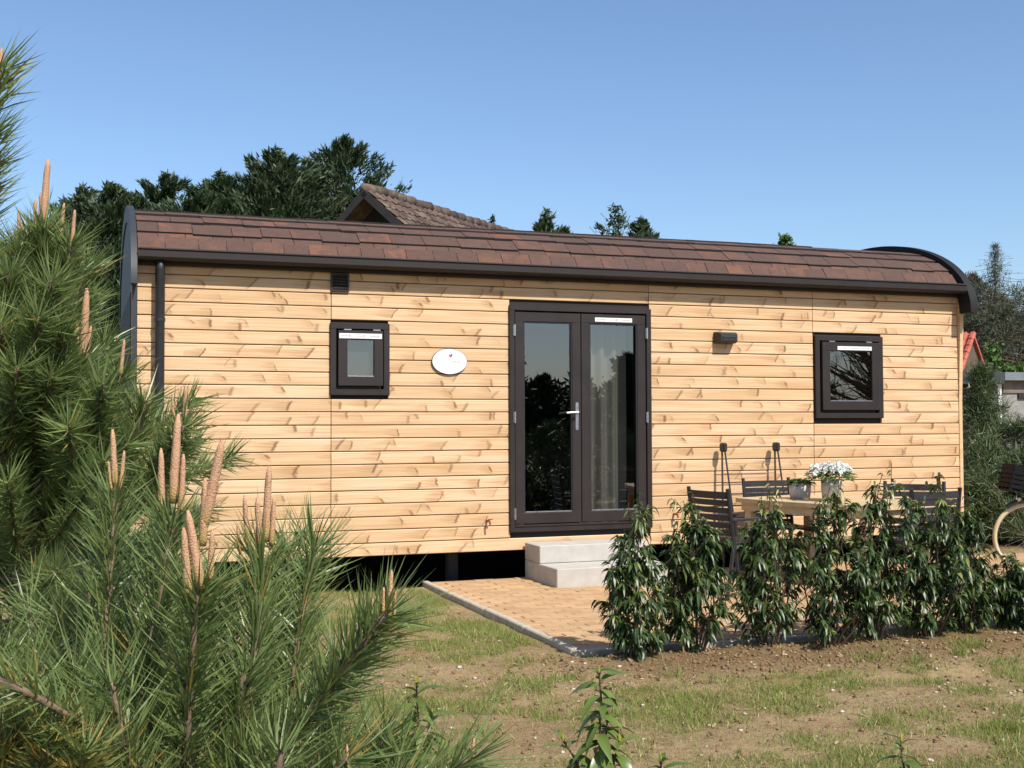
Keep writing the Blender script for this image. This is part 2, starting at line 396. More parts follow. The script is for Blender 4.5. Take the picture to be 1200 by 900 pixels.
# ------------------------------------------------------------------ ground
HB = 0.252                                     # bottom edge of the cladding above ground
def gmask(x, y):
    v = .8 * noise.noise(Vector((x * .75, y * 1.0, 3.3))) + .7 * noise.noise(Vector((x * 2.3, y * 2.9, 8.1))) + .5 * noise.noise(Vector((x * 6, y * 7, 1.1)))
    if y > -3.9 and x < 2.6: v += .22
    if -4.75 < y < -3.75 and x > 2.3: v -= .75
    if x < -1.2 or y > 1: v += .35
    return max(0., min(1., (v + .08) * 2.0))
def gz(x, y):
    z = -0.03 + .030 * noise.noise(Vector((x * .5, y * .5, .7))) + .022 * noise.noise(Vector((x * 2.1, y * 2.1, 2.7)))
    if -4.9 < y < -3.75 and x > 2.3: z += .03 * abs(noise.noise(Vector((x * 5, y * 5, 9.)))) + .018
    if 2.4 < x < 9.7 and -3.85 < y < .3: z = min(z, -.028)
    if y > -.5: z = min(z, -.03)
    return z
def ground():
    xs = np.concatenate([[-1500, -600, -250, -110, -55, -30, -18, -12, -8, -6], np.arange(-4, 12.01, .07), [13, 15, 18, 23, 30, 45, 70, 120, 260, 600, 1500]])
    ys = np.concatenate([[-1500, -600, -250, -110, -60, -35, -22, -15, -12, -10], np.arange(-9, -.1, .07), [-.10, .6, 1.5, 2.5, 3.45, 4.5, 6, 9, 14, 20, 30, 50, 90, 180, 400, 900, 1800]])
    X, Y = np.meshgrid(xs, ys); nx = len(xs); V = []; var = []
    for x, y in zip(X.ravel(), Y.ravel()):
        V.append((x, y, gz(x, y) if abs(x) < 60 and abs(y) < 60 else -.03)); var.append(gmask(x, y) if abs(x) < 60 else .6)
    F = []
    for j in range(len(ys) - 1):
        for i in range(nx - 1):
            cx, cy = (xs[i] + xs[i + 1]) / 2, (ys[j] + ys[j + 1]) / 2
            if -.06 < cx < 8.74 and -.11 < cy < 3.46: continue
            a = j * nx + i; F.append((a, a + 1, a + 1 + nx, a + nx))
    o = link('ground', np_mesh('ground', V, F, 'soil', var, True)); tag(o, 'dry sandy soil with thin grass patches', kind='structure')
ground()
pit = MB(); pit.box(-.5, 9.2, -.5, 3.8, -.80, -.75)  # hollow added so the gap under the cabin stays in deep shade
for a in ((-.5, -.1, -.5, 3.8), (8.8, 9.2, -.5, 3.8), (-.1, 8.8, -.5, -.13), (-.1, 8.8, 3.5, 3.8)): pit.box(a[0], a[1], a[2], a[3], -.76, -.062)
tag(obj('shade_pit', pit, 'pit_shade'), 'near-black hollow added under the cabin to deepen its shade', kind='structure')

# ------------------------------------------------------------------ terrace
terrace = link('terrace', None, None, (2.53, -3.7, 0)); tag(terrace, 'sand coloured brick terrace with concrete kerb in front of the cabin', kind='structure')
pav = MB().box(-.0994, .0994, -.0494, .0494, -.05, 0, .0035); pav_me = pav.mesh('paver', M['paver'])
places = []
for j in range(35):
    for i in range(36):
        x = .085 + .10 + i * .202 + (.101 if j % 2 else 0); y = .085 + .05 + j * .102
        if x < 7.2: places.append((x, y))
steps_zone = lambda x, y: 3.60 < x + 2.53 < 4.70 and y - 3.7 > -.80
places = [p for p in places if not steps_zone(*p)]
def pvis(p):
    w = Vector((p[0] + 2.53, p[1] - 3.7, 0)) - CAM; d = w.dot(FWD); px = 600 + FPX * w.dot(RGT) / d
    return d + (6 if px > 900 else 0) + (3 if px > 1150 else 0)
places.sort(key=pvis)
for x, y in places[:300]:
    o = link('paver', pav_me, terrace, (x + random.gauss(0, .0005), y + random.gauss(0, .0008), random.gauss(0, .0012)))
    o.rotation_euler = (random.gauss(0, .004), random.gauss(0, .004), random.gauss(0, .003))
mb = MB()
for x, y in places[300:]: mb.box(x - .0994, x + .0994, y - .0494, y + .0494, -.05, random.gauss(0, .0015), .0035)
obj('joint_sand', MB().box(.078, 7.4, .078, 3.56, -.05, -.0075), 'paver', terrace)
o = obj('paver_field', mb, 'paver', terrace); o['kind'] = 'stuff'
kb = MB().box(-.030, .030, -.497, .497, -.15, .012, .008).mesh('kerb_stone', M['kerb'])
for k in range(4):
    o = link('kerb_stone', kb, terrace, (.032, -.0 + .52 + k * .90, random.gauss(0, .003))); o.scale = (1, .898, 1)
for k in range(8):
    o = link('kerb_stone', kb, terrace, (.5 + k * 1.0, .032, random.gauss(-.004, .003))); o.rotation_euler = (0, 0, R(90))

# ------------------------------------------------------------------ cabin
LX = 8.673; NB = 22; P = .12
cabin = thing('cabin', 'long larch clad holiday cabin with curved brown shingle roof', 'cabin', (0, 0, 0))
OPEN = [(3.401, 4.902, .174, 2.348), (1.675, 2.227, 1.473, 2.133), (6.814, 7.664, 1.257, 2.130)]
plank_cache = {}
def plank_mesh(L):
    k = round(L, 3)
    if k not in plank_cache:
        h = P / 2 - .0035; pr = [(.022, -h), (.004, -h), (-.001, -h + .005), (.0015, h - .007), (.006, h), (.022, h)]
        mb = MB(); mb.v = [(x, y, z) for x in (.0034, L - .0034) for y, z in pr]
        mb.f = [(i, (i + 1) % 6, (i + 1) % 6 + 6, i + 6) for i in range(6)] + [(5, 4, 3, 2, 1, 0), (6, 7, 8, 9, 10, 11)]
        plank_cache[k] = mb.mesh('plank', M['wood'])
    return plank_cache[k]
secs = [(0.0, 1.689), (1.689, 4.889), (4.889, 6.803), (6.803, LX)]
for i in range(NB):
    z0, z1 = i * P, (i + 1) * P
    for a, b in secs:
        segs = [(a, b)]
        for ox0, ox1, oz0, oz1 in OPEN:
            if min(z1, oz1) - max(z0, oz0) > .04:
                ns = []
                for s0, s1 in segs:
                    if ox1 <= s0 or ox0 >= s1: ns.append((s0, s1)); continue
                    if ox0 + .01 - s0 > .05: ns.append((s0, ox0 + .01))
                    if s1 - (ox1 - .01) > .05: ns.append((ox1 - .01, s1))
                segs = ns
        for s0, s1 in segs:
            o = link('plank', plank_mesh(s1 - s0), cabin, (s0, random.gauss(0, .0008), HB + z0 + P / 2))
            o.rotation_euler = (random.gauss(0, .004), 0, 0)
TOP = HB + NB * P
mb = MB()                                                   # wall core behind the boards, with the openings left free
xs_ = sorted({0.0, LX} | {v for o_ in OPEN for v in (o_[0] + .03, o_[1] - .03)}); 
def hole(x): return next(((o_[2] + .03, o_[3] - .03) for o_ in OPEN if o_[0] < x < o_[1]), None)
for a, b in zip(xs_[:-1], xs_[1:]):
    h = hole((a + b) / 2)
    if h is None: mb.box(a, b, .023, .10, HB + .004, TOP)
    else: mb.box(a, b, .023, .10, HB + .004, HB + h[0]); mb.box(a, b, .023, .10, HB + h[1], TOP)
obj('wall_core', mb, 'gable_dark', cabin)
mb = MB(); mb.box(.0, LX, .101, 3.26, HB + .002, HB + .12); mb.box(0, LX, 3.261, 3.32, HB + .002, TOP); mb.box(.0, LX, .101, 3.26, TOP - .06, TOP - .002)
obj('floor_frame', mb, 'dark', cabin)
for k, x in enumerate((1.3, 2.95, 4.6, 6.4, 7.9)):
    obj('support_leg', MB().box(x - .05, x + .05, .35, .45, -.76, HB + .001, .004), 'black_metal', cabin)
obj('corner_trim', MB().box(-.045, -.002, -.006, .055, HB - .006, TOP + .04, .004), 'wood', cabin)
obj('corner_trim', MB().box(LX + .002, LX + .048, -.006, .055, HB - .006, TOP + .04, .004), 'wood', cabin)
# roof: half ellipse
YC, ZC, EA, EB = 1.65, HB + 2.44, 1.80, .835
def ell(th, off=0.): return (YC - (EA + off) * math.cos(th), ZC + (EB + off) * math.sin(th))
ths = np.linspace(R(18), R(162), 700); yz = np.array([ell(t_) for t_ in ths]); arc = np.concatenate([[0], np.cumsum(np.linalg.norm(np.diff(yz, axis=0), axis=1))])
def roof_at(s):
    y = np.interp(s, arc, yz[:, 0]); z = np.interp(s, arc, yz[:, 1]); y2 = np.interp(s + .02, arc, yz[:, 0]); z2 = np.interp(s + .02, arc, yz[:, 1])
    return y, z, math.atan2(z2 - z, y2 - y)
mb = MB(); nseg = 48; tt = np.linspace(R(17.5), R(162.5), nseg + 1)
for x in (-.005, LX + .005):
    for off in (-.022, -.075):
        for t_ in tt: y, z = ell(t_, off); mb.v.append((x, y, z))
n1 = nseg + 1
for i in range(nseg):
    mb.f += [(i, i + 1, i + 1 + 2 * n1, i + 2 * n1), (n1 + i, n1 + i + 2 * n1, n1 + i + 1 + 2 * n1, n1 + i + 1)]
roof = obj('roof', mb, 'shingle', cabin, smooth=True)
def shingle_me(t):
    me = MB().box(-.5, .5, 0, .20, -t, t, 0).mesh('shingle', M['shingle']); me.materials.append(M['bitumen'])
    for p in me.polygons:
        if abs(p.normal.y) > .9 or abs(p.normal.x) > .9: p.material_index = 1
    return me
sh_me = shingle_me(.004); lip_me = shingle_me(.017)
EXPO = .130; rest = MB(); cnt = 0; course = 0; s = -.02
while s < arc[-1] - .1:
    lip = course in (2, 4, 6, 8) ; y, z, ang = roof_at(max(s, 0)); x = -.0 - random.random() * .12
    if s < 0: y -= .02 * math.cos(ang); z -= .02 * math.sin(ang)
    while x < LX:
        w = random.uniform(.20, .29) if not lip else random.uniform(.26, .36)
        x1 = min(x + w, LX + .0); x0 = max(x, 0.0)
        if x1 - x0 > .03:
            wob = random.gauss(0, .008) + (.006 * math.sin(x * 5 + course) if lip else 0)
            loc = Vector(((x0 + x1) / 2, y + wob * math.cos(ang), z + wob * math.sin(ang) + (.017 if lip else .006) + random.gauss(0, .0012)))
            rot = (ang - (.085 if lip else .045), random.gauss(0, .004), random.gauss(0, .004))
            if cnt < 290 and y < 1.15:
                o = link('shingle', lip_me if lip else sh_me, roof, loc); o.rotation_euler = rot; o.scale = (x1 - x0 - .005, 1, 1); cnt += 1
            else:
                mm = Matrix.LocRotScale(loc, Matrix.Rotation(rot[0], 3, 'X').to_quaternion(), Vector((x1 - x0 - .005, 1, 1)))
                rest.box(-.5, .5, 0, .20, -.005, .005, 0, mm)
        x += w
    s += EXPO; course += 1
o = obj('shingle_field', rest, 'shingle', roof); o['kind'] = 'stuff'
def barge(x0, x1, up=.06):
    mb = MB(); tt = np.linspace(R(0), R(180), 121)
    prof = [[ell(t_, up) for t_ in tt], [ell(t_, -.10) for t_ in tt]]
    prof[0] = [(prof[0][0][0], ZC - .03)] + prof[0] + [(prof[0][-1][0], ZC - .03)]; prof[1] = [(prof[1][0][0], ZC - .03)] + prof[1] + [(prof[1][-1][0], ZC - .03)]
    n = len(prof[0])
    for x in (x0, x1):
        for pr in prof:
            for y, z in pr: mb.v.append((x, y, z))
    for i in range(n - 1):
        mb.f += [(i, n + i, n + i + 1, i + 1), (2 * n + i, 2 * n + i + 1, 3 * n + i + 1, 3 * n + i), (i, i + 1, 2 * n + i + 1, 2 * n + i), (n + i, 3 * n + i, 3 * n + i + 1, n + i + 1)]
    mb.f += [(0, 2 * n, 3 * n, n), (n - 1, 2 * n - 1, 4 * n - 1, 3 * n - 1)]
    return mb
obj('bargeboard', barge(-.058, -.006), 'end_panel', cabin)
obj('bargeboard', barge(LX - .012, LX + .085, .085), 'board_shade', cabin)
def endwall(x0, x1):
    mb = MB(); tt = np.linspace(R(172), R(8), 41); pr = [(.056, HB), (3.32, HB)] + [ell(t_, -.076) for t_ in tt]; n = len(pr)
    mb.v = [(x, y, z) for x in (x0, x1) for y, z in pr]; mb.f = [tuple(range(n)), tuple(reversed(range(n, 2 * n)))] + [(i, i + n, (i + 1) % n + n, (i + 1) % n) for i in range(n)]
    return mb
obj('end_wall', endwall(-.043, -.001), 'end_panel', cabin); obj('end_wall', endwall(LX + .001, LX + .043), 'wood', cabin)
for k in range(24): obj('end_batten', MB().box(-.053, -.0435, .07 + k * .135, .15 + k * .135, HB + .02, HB + 2.36), 'end_panel', cabin)
# gutter: half round channel with a rim, and the fascia behind
mb = MB(); gy, gz_ = -.125, HB + 2.70
prof = [(gy - .068, gz_ + .010), (gy - .062, gz_ + .018), (gy - .056, gz_ + .010), (gy - .058, gz_ - .055), (gy - .048, gz_ - .072), (gy - .03, gz_ - .080), (gy + .045, gz_ - .080), (gy + .056, gz_ - .06), (gy + .058, gz_ + .02)]
inner = [(y + .004 * (1 if y < gy else -1), z + .004) for y, z in prof]
for x in (-.0, LX - .014):
    for y, z in prof + inner[::-1]: mb.v.append((x, y, z))
n = len(prof) * 2
mb.f = [(i, (i + 1) % n, (i + 1) % n + n, i + n) for i in range(n)]
for k in (0, 1):
    mb.f.append(tuple(range(3, len(prof) - 1)) if k == 0 else tuple(n + i for i in reversed(range(3, len(prof) - 1))))
obj('gutter', mb, 'gutter', cabin)
obj('fascia', MB().box(0, LX - .013, -.064, .02, HB + 2.59, HB + 2.70, .004), 'gutter', cabin)
obj('downpipe', MB().tube([(.186, -.11, gz_ - .08), (.186, -.085, gz_ - .16), (.186, -.085, 1.2), (.186, -.085, .02)], .041, 14), 'black_metal', cabin, smooth=True)
for z in (2.35, 1.1): obj('pipe_clip', MB().tube([(.186, -.085, z), (.186, -.085, z + .03)], .046, 14).box(.176, .196, -.05, 0.01, z, z + .03), 'black_metal', cabin)
# ventilation grille
vx0, vx1, vz0, vz1 = 1.682, 1.850, HB + 2.415, HB + 2.585
vent = obj('vent', MB().box(vx0, vx1, -.022, .0, vz0, vz0 + .016, .002).box(vx0, vx1, -.022, .0, vz1 - .016, vz1, .002).box(vx0, vx0 + .016, -.021, .0, vz0 + .014, vz1 - .014).box(vx1 - .016, vx1, -.021, .0, vz0 + .014, vz1 - .014).box(vx0 + .01, vx1 - .01, -.004, -.002, vz0 + .01, vz1 - .01), 'brown_alu', cabin)
for k in range(5):
    z = vz0 + .022 + k * .026
    o = obj('slat', MB().box(vx0 + .016, vx1 - .016, -.012, .012, -.0015, .0015), 'steel' if k == 0 else 'brown_alu', vent); o.location = (0, -.011, z + .01); o.rotation_euler = (R(-38), 0, 0)

def frame(x0, x1, z0, z1, y0, y1, w, ch=.003, wb=None):
    wb = wb or w; mb = MB()
    mb.box(x0, x1, y0, y1, z0, z0 + wb, ch); mb.box(x0, x1, y0, y1, z1 - w, z1, ch)
    mb.box(x0, x0 + w, y0 + .001, y1 - .001, z0 + wb - ch, z1 - w + ch, ch); mb.box(x1 - w, x1, y0 + .001, y1 - .001, z0 + wb - ch, z1 - w + ch, ch); return mb
def sticker(x0, x1, z0, z1, y, parent):
    s_ = obj('sticker', MB().box(x0, x1, y - .0012, y, z0, z1), 'white_plastic', parent)
    mb = MB(); n = 3
    for k in range(n):
        a = x0 + (x1 - x0) * (k + .12) / n; b = a + (x1 - x0) * .17
        mb.box(a, b, y - .002, y - .0012, z0 + (z1 - z0) * .42, z0 + (z1 - z0) * .56); mb.box(b + .005, b + .018, y - .002, y - .0012, z0 + (z1 - z0) * .3, z0 + (z1 - z0) * .7)
    obj('print', mb, 'ink_light', s_)
# double door
dx0, dx1, dz0, dz1 = 3.401, 4.902, HB + .174, HB + 2.348
obj('door_frame', frame(dx0, dx1, dz0, dz1, -.030, .08, .052, .004, .060), 'brown_alu', cabin)
obj('door_sill', MB().box(dx0 + .05, dx1 - .05, -.040, .03, dz0 + .052, dz0 + .068, .003), 'steel', cabin).data.materials[0] = M['brown_alu']
mid = (dx0 + dx1) / 2 - .005
def door(x0, x1, hx, lab):
    z0, z1 = dz0 + .075, dz1 - .064
    d = obj('door', frame(x0, x1, z0, z1, -.016, .05, .092, .004, .105), 'brown_alu', cabin); 
    if lab: d['label'] = lab
    gx0, gx1, g0, g1 = x0 + .092, x1 - .092, z0 + .105, z1 - .092
    obj('pane', MB().box(gx0 - .012, gx1 + .012, .012, .018, g0 - .012, g1 + .012), 'glass', d)
    obj('glazing_bead', frame(gx0 - .002, gx1 + .002, g0 - .002, g1 + .002, -.008, .008, .013, .002), 'black_metal', d)
    obj('bottom_bead', MB().box(gx0 + .012, gx1 - .012, -.0125, -.004, g0 + .001, g0 + .013, .002), 'steel', d)
    for hz in (z0 + .10, z0 + 1.02, z1 - .18): obj('hinge', MB().tube([(hx, -.036, hz - .055), (hx, -.036, hz + .055)], .0075, 8).box(hx - .012, hx + .012, -.031, -.024, hz - .05, hz + .05, .001), 'steel', d)
    return d
def tilt_pane(d, ang, cx):
    p = next(c for c in d.children if c.name.startswith('pane')); M_ = Matrix.Translation((cx, .015, 0)) @ Matrix.Rotation(R(ang), 4, 'Z') @ Matrix.Translation((-cx, -.015, 0)); p.matrix_local = M_
dl = door(dx0 + .058, mid - .003, dx0 + .050, None); dr = door(mid + .003, dx1 - .058, dx1 - .050, None)
tilt_pane(dr, 2.4, (mid + dx1) / 2 - .03)
hx = mid - .047; hzc = dz0 + 1.10
obj('door_handle', MB().box(hx - .017, hx + .017, -.026, -.015, hzc - .13, hzc + .14, .005).tube([(hx, -.02, hzc + .045), (hx, -.066, hzc + .045), (hx - .012, -.072, hzc + .045), (hx - .13, -.072, hzc + .038)], [.011, .011, .011, .0085], 10), 'steel', dl, smooth=False)
for (d, xx) in ((dl, mid - .045), (dr, mid + .05)): obj('screw_cap', MB().lathe([(.009, 0), (.009, .003)], 10).xform(Matrix.Translation((xx, -.016, dz0 + .13)) @ Matrix.Rotation(R(90), 4, 'X')), 'black_metal', d)
sticker(mid + .15, mid + .55, dz1 - .138, dz1 - .098, -.0165, dr)
# windows
def window(x0, x1, z0, z1, ins, st, lab, back):
    w = obj('window', frame(x0, x1, z0, z1, -.030, .06, .056, .004), 'brown_alu', cabin); 
    a, b, c, d = x0 + .068, x1 - .068, z0 + .085, z1 - .070
    sa = frame(a, b, c, d, -.058, -.005, ins, .004)
    s_ = obj('sash', sa, 'brown_alu', w)
    obj('reveal', MB().box(x0 + .056, x1 - .056, .03, .04, z0 + .056, z0 + .10).box(x0 + .056, x0 + .07, .03, .04, z0 + .056, z1 - .056).box(x1 - .07, x1 - .056, .03, .04, z0 + .056, z1 - .056), 'black_metal', w)
    obj('pane', MB().box(a + ins - .01, b - ins + .01, -.036, -.030, c + ins - .01, d - ins + .01), 'glass', w)
    obj('bottom_bead', MB().box(a + ins + .002, b - ins - .002, -.0555, -.046, c + ins - .001, c + ins + .008, .001), 'steel', w)
    for hx_ in (a + .13 * (b - a), b - .22 * (b - a)): obj('hinge', MB().box(hx_, hx_ + .07, -.048, -.028, d + .002, d + .013, .002), 'steel', w)
    sticker(a + st[0] * (b - a), a + st[1] * (b - a), d - ins * .86, d - ins * .86 + st[2], -.0585, w)
    if back: obj('blind', MB().box(a + ins - .03, b - ins + .03, .035, .04, c + ins - .03, d - ins + .03), 'blind', w)
    return w
window(1.675, 2.227, HB + 1.473, HB + 2.133, .085, (.02, .97, .046), None, True)
window(6.814, 7.664, HB + 1.257, HB + 2.130, .095, (.26, .86, .040), None, False)
# oval sign
sx, sz = 2.805, HB + 1.795
def oval(a, b, y0, y1, n=48):
    mb = MB()
    for y in (y0, y1):
        for k in range(n): t_ = 2 * math.pi * k / n; mb.v.append((sx + a * math.cos(t_), y, sz + b * math.sin(t_)))
    mb.f = [tuple(range(n)), tuple(reversed(range(n, 2 * n)))] + [(k, k + n, (k + 1) % n + n, (k + 1) % n) for k in range(n)]; return mb
sign = obj('sign', oval(.172, .122, -.021, .0, 48), 'sign_side', cabin); obj('sign_face', oval(.168, .118, -.0235, -.0205), 'white_plastic', sign)
hb = MB(); hp = []
for k in range(24):
    t_ = 2 * math.pi * k / 24; hp.append((sx + .008 + .0011 * 16 * math.sin(t_) ** 3, sz + .052 + .0011 * (13 * math.cos(t_) - 5 * math.cos(2 * t_) - 2 * math.cos(3 * t_) - math.cos(4 * t_))))
hb.v = [(x, -.0245, z) for x, z in hp] + [(sx + .008, -.0245, sz + .05)]; hb.f = [(k, 24, (k + 1) % 24) for k in range(24)]
obj('heart_emblem', hb, 'ink_red', sign)
obj('emblem_accent', MB().box(sx + .012, sx + .026, -.0255, -.0248, sz + .052, sz + .070, .0), 'ink_blue', sign)
mb = MB(); x = sx - .036
for w_ in (.008, .010, .006, .009): mb.box(x, x + w_, -.0245, -.0238, sz - .004, sz + .000); x += w_ + .004
obj('faint_lettering', mb, 'ink_light', sign)
mb = MB(); x = sx + .026
for ch in 'tlttlo':
    hgt = {'t': .013, 'l': .018, 'o': .012}[ch]; mb.box(x, x + .004, -.0245, -.0238, sz - .008, sz - .008 + hgt); mb.box(x + .003, x + .010, -.0246, -.0238, sz - .008, sz - .0045); x += .0145
obj('dark_lettering', mb, 'ink', sign)
# wall lamp (bulkhead with visor)
lx, lz = 5.735, HB + 2.075
lamp = obj('wall_lamp', MB().box(lx - .105, lx + .105, -.02, .0, lz - .055, lz + .06, .006), 'black_metal', cabin)
mb = MB(); pr = [(-.0, .062), (-.055, .060), (-.115, .040), (-.120, -.030), (-.09, -.052), (0, -.055)]
mb.v = [(lx + sgn * (.115 if i in (0, 1, 5) else .095), y, lz + z) for sgn in (-1, 1) for i, (y, z) in enumerate(pr)]
mb.f = [(i, i + 6, (i + 1) % 6 + 6, (i + 1) % 6) for i in range(6)] + [(0, 1, 2, 3, 4, 5), (11, 10, 9, 8, 7, 6)]
obj('lamp_housing', mb, 'black_metal', lamp)
obj('lamp_lens', MB().box(lx - .075, lx + .075, -.1225, -.112, lz - .028, lz + .018, .003), 'end_panel', lamp)
for k, z in enumerate((-.012, .004)): obj('lamp_rib', MB().box(lx - .078, lx + .078, -.127, -.121, lz + z, lz + z + .005), 'black_metal', lamp)
# outside taps
for tx, tz in ((3.176, HB + .292), (5.15, HB + .300)):
    tp = obj('tap', MB().tube([(tx, .01, tz), (tx, -.07, tz)], .011, 10).tube([(tx, -.055, tz), (tx + .004, -.078, tz - .002), (tx + .006, -.082, tz - .035)], .009, 8), 'brass', cabin)
    obj('tap_handle', MB().box(tx - .008, tx + .034, -.078, -.062, tz + .012, tz + .022, .003), 'brass', tp)
# curtains inside the door
def curtain(x0, x1, lab):
    c_ = thing('curtain', lab, 'curtain', (x0, .22, HB + .13)); V = []; n = 60; L = x1 - x0
    for zz in (0.0, .7, 1.4, 2.2):
        for k in range(n + 1):
            u = k / n; V.append((u * L, .035 * math.sin(u * L * 46 + .6 * math.sin(zz * 2)) + .012 * math.sin(u * L * 17 + zz), zz))
    F = [(j * (n + 1) + k, j * (n + 1) + k + 1, (j + 1) * (n + 1) + k + 1, (j + 1) * (n + 1) + k) for j in range(3) for k in range(n)]
    link('cloth', np_mesh('cloth', V, F, 'curtain', None, True), c_)
    obj('rail', MB().tube([(-.02, 0, 2.21), (L + .02, 0, 2.21)], .012, 8), 'steel', c_)
curtain(3.50, 3.63, 'narrow drawn back curtain at the left edge of the glass door')
curtain(4.22, 4.72, 'wide grey curtain hanging behind the right leaf of the door')

# door step of concrete blocks
stp = thing('doorstep', 'pale concrete two tread doorstep below the double door', 'doorstep', (3.548, -.85, 0))
def blk(x0, x1, y0, y1, z0, z1): obj('block', MB().box(x0, x1, y0 + .85, y1 + .85, z0, z1, .006), 'conc', stp)
for k in range(1):
    a, b = 0, 1.12
    blk(a, b, -.425, -.03, .168, .330); blk(a, b, -.425, -.03, -.03, .166); blk(a, b, -.85, -.427, -.03, .166)

# ------------------------------------------------------------------ garden furniture
def chair_proto():
    c_ = thing('garden_chair', '', 'chair')              # faces +y, rear legs at y=0
    W = .26
    for sgn in (-1, 1):
        x = sgn * W
        obj('leg', MB().tube([(x, -.10, 0), (x, -.02, .44), (x, -.085, .91)], .017, 8).xform(Matrix()), 'black_metal', c_)
        obj('leg', MB().tube([(x, .46, 0), (x, .43, .64)], .017, 8), 'black_metal', c_)
        obj('armrest', MB().box(x - .025, x + .025, -.05, .47, .64, .662, .005), 'black_wood', c_)
        obj('side_rail', MB().box(x - .012, x + .012, -.01, .44, .40, .435, .003), 'black_metal', c_)
    for k in range(7):
        z = .475 + k * .063; yy = -.02 - (z - .44) * .14; mb = MB()
        for q in range(6):
            a, b = -W + .018 + q * (2 * W - .036) / 6, -W + .018 + (q + 1) * (2 * W - .036) / 6
            c0, c1 = -.03 * (1 - (a / W) ** 2), -.03 * (1 - (b / W) ** 2)
            hh = .024 if k < 6 else .03
            mb.add([(a, yy + c0 - .008, z - hh), (b, yy + c1 - .008, z - hh), (b, yy + c1 - .008, z + hh), (a, yy + c0 - .008, z + hh), (a, yy + c0 + .008, z - hh), (b, yy + c1 + .008, z - hh), (b, yy + c1 + .008, z + hh), (a, yy + c0 + .008, z + hh)],
                   [(0, 1, 2, 3), (5, 4, 7, 6), (3, 2, 6, 7), (1, 0, 4, 5), (0, 3, 7, 4), (1, 5, 6, 2)])
        obj('back_slat', mb, 'black_wood', c_)
    for k in range(6): obj('seat_slat', MB().box(-W + .014, W - .014, .005 + k * .075, .067 + k * .075, .436, .452, .003), 'black_wood', c_)
    return c_
ch0 = chair_proto(); CQ = at(1071, 566, 11.15) - Vector((.05, .07, 0))
for k, (x, y, rz, lab) in enumerate([
        (4.66, -1.72, R(-80), 'black slatted chair standing apart on the terrace at the left end of the table'),
        (6.02, -.40, R(180), 'black slatted chair between the table and the cabin wall under the airer'),
        (CQ.x, CQ.y, R(143), 'black slatted chair at the far right end of the table, partly behind the nearest chair'),
        (6.24, -2.50, R(4), 'black slatted chair nearest the hedge, its back to the laurel shrubs')]):
    c_ = ch0 if k == 0 else copy_tree(ch0)
    c_.location = (x, y, 0); c_.rotation_euler = (0, 0, rz); tag(c_, lab, 'chair', 'chairs around the garden table')
# table: top with bowed long sides, long axis roughly towards the camera
tb = thing('garden_table', 'pale wooden garden table with bowed edges carrying two flower pots', 'table', (6.13, -1.33, 0)); TA = math.atan2(.285, .96)
L2, W2 = .80, .50; outl = []
for k in range(13): v = -1 + 2 * k / 12; outl.append((-W2 - .09 * (1 - v * v) + .03, -L2 * v))
for k in range(13): v = -1 + 2 * k / 12; outl.append((W2 + .09 * (1 - v * v) - .03, L2 * v))
rotT = Matrix.Rotation(TA, 4, 'Z')
def slab(o_, z0, z1, sc=1.0):
    n = len(o_); mb = MB(); mb.v = [(x * sc, y * sc, z) for z in (z0, z1) for x, y in o_]
    mb.f = [tuple(range(n)), tuple(reversed(range(n, 2 * n)))] + [(i, i + n, (i + 1) % n + n, (i + 1) % n) for i in range(n)]; return mb
obj('tabletop', slab(outl, .705, .745).xform(rotT), 'table', tb); obj('apron', slab(outl, .63, .7045, .94).xform(rotT), 'table', tb)
for sx_ in (-1, 1):
    for sy_ in (-1, 1): obj('leg', MB().box(sx_ * .42 - .04, sx_ * .42 + .04, sy_ * .66 - .04, sy_ * .66 + .04, 0, .64, .006).xform(rotT), 'table', tb)
# flower pots
def potplant(loc, r, h, lab, flowers, spread, nl):
    p_ = thing('flower_pot', lab, 'flower pot', loc)
    obj('pot', MB().lathe([(r * .86, 0), (r * .95, h * .45), (r, h), (r * .90, h), (r * .88, h - .03), (.01, h - .035)], 24), 'pot', p_, smooth=True)
    n = nl; a = rng.uniform(0, 2 * np.pi, n); e = rng.uniform(.15, 1.35, n); rr = spread * rng.uniform(.3, 1, n) ** .5
    Pp = np.stack([rr * np.cos(a) * np.cos(e), rr * np.sin(a) * np.cos(e), h - .02 + rr * .52 * np.sin(e)], 1); D = np.stack([np.cos(a), np.sin(a), rng.uniform(-.2, .7, n)], 1)
    V, F = leaves(Pp, D, np.tile([0, 0, 1.], (n, 1)), rng.uniform(.035, .06, n), rng.uniform(.025, .04, n), rng.uniform(.1, .5, n))
    link('foliage', np_mesh('foliage', V, F, 'flower_leaf', np.repeat(rng.uniform(0, .9, n), 8)), p_)
    if flowers:
        VV = []; FF = []; b = 0
        for k in range(flowers):
            a = random.uniform(0, 6.28); q = spread * random.uniform(.2, 1.0); c = np.array([q * math.cos(a), q * math.sin(a), h + .055 + (spread - q) * .35 + random.uniform(0, .05)])
            n = 16; dr = unit(rng.normal(size=(n, 3)) + [0, 0, .3]); V, F = leaves(np.tile(c, (n, 1)), dr, unit(rng.normal(size=(n, 3))), np.full(n, .030), np.full(n, .026), np.full(n, .2))
            VV.append(V); FF.append(F + b); b += len(V)
        V = np.concatenate(VV); link('blossom', np_mesh('blossom', V, np.concatenate(FF), 'petal', rng.uniform(0, .9, len(V))), p_)
potplant((6.03, -1.42, .745), .095, .195, 'taller grey pot of white flowers on the garden table', 60, .23, 380)
potplant((5.93, -1.06, .745), .105, .150, 'lower grey pot of green leaves beside the white flowers', 0, .115, 170)
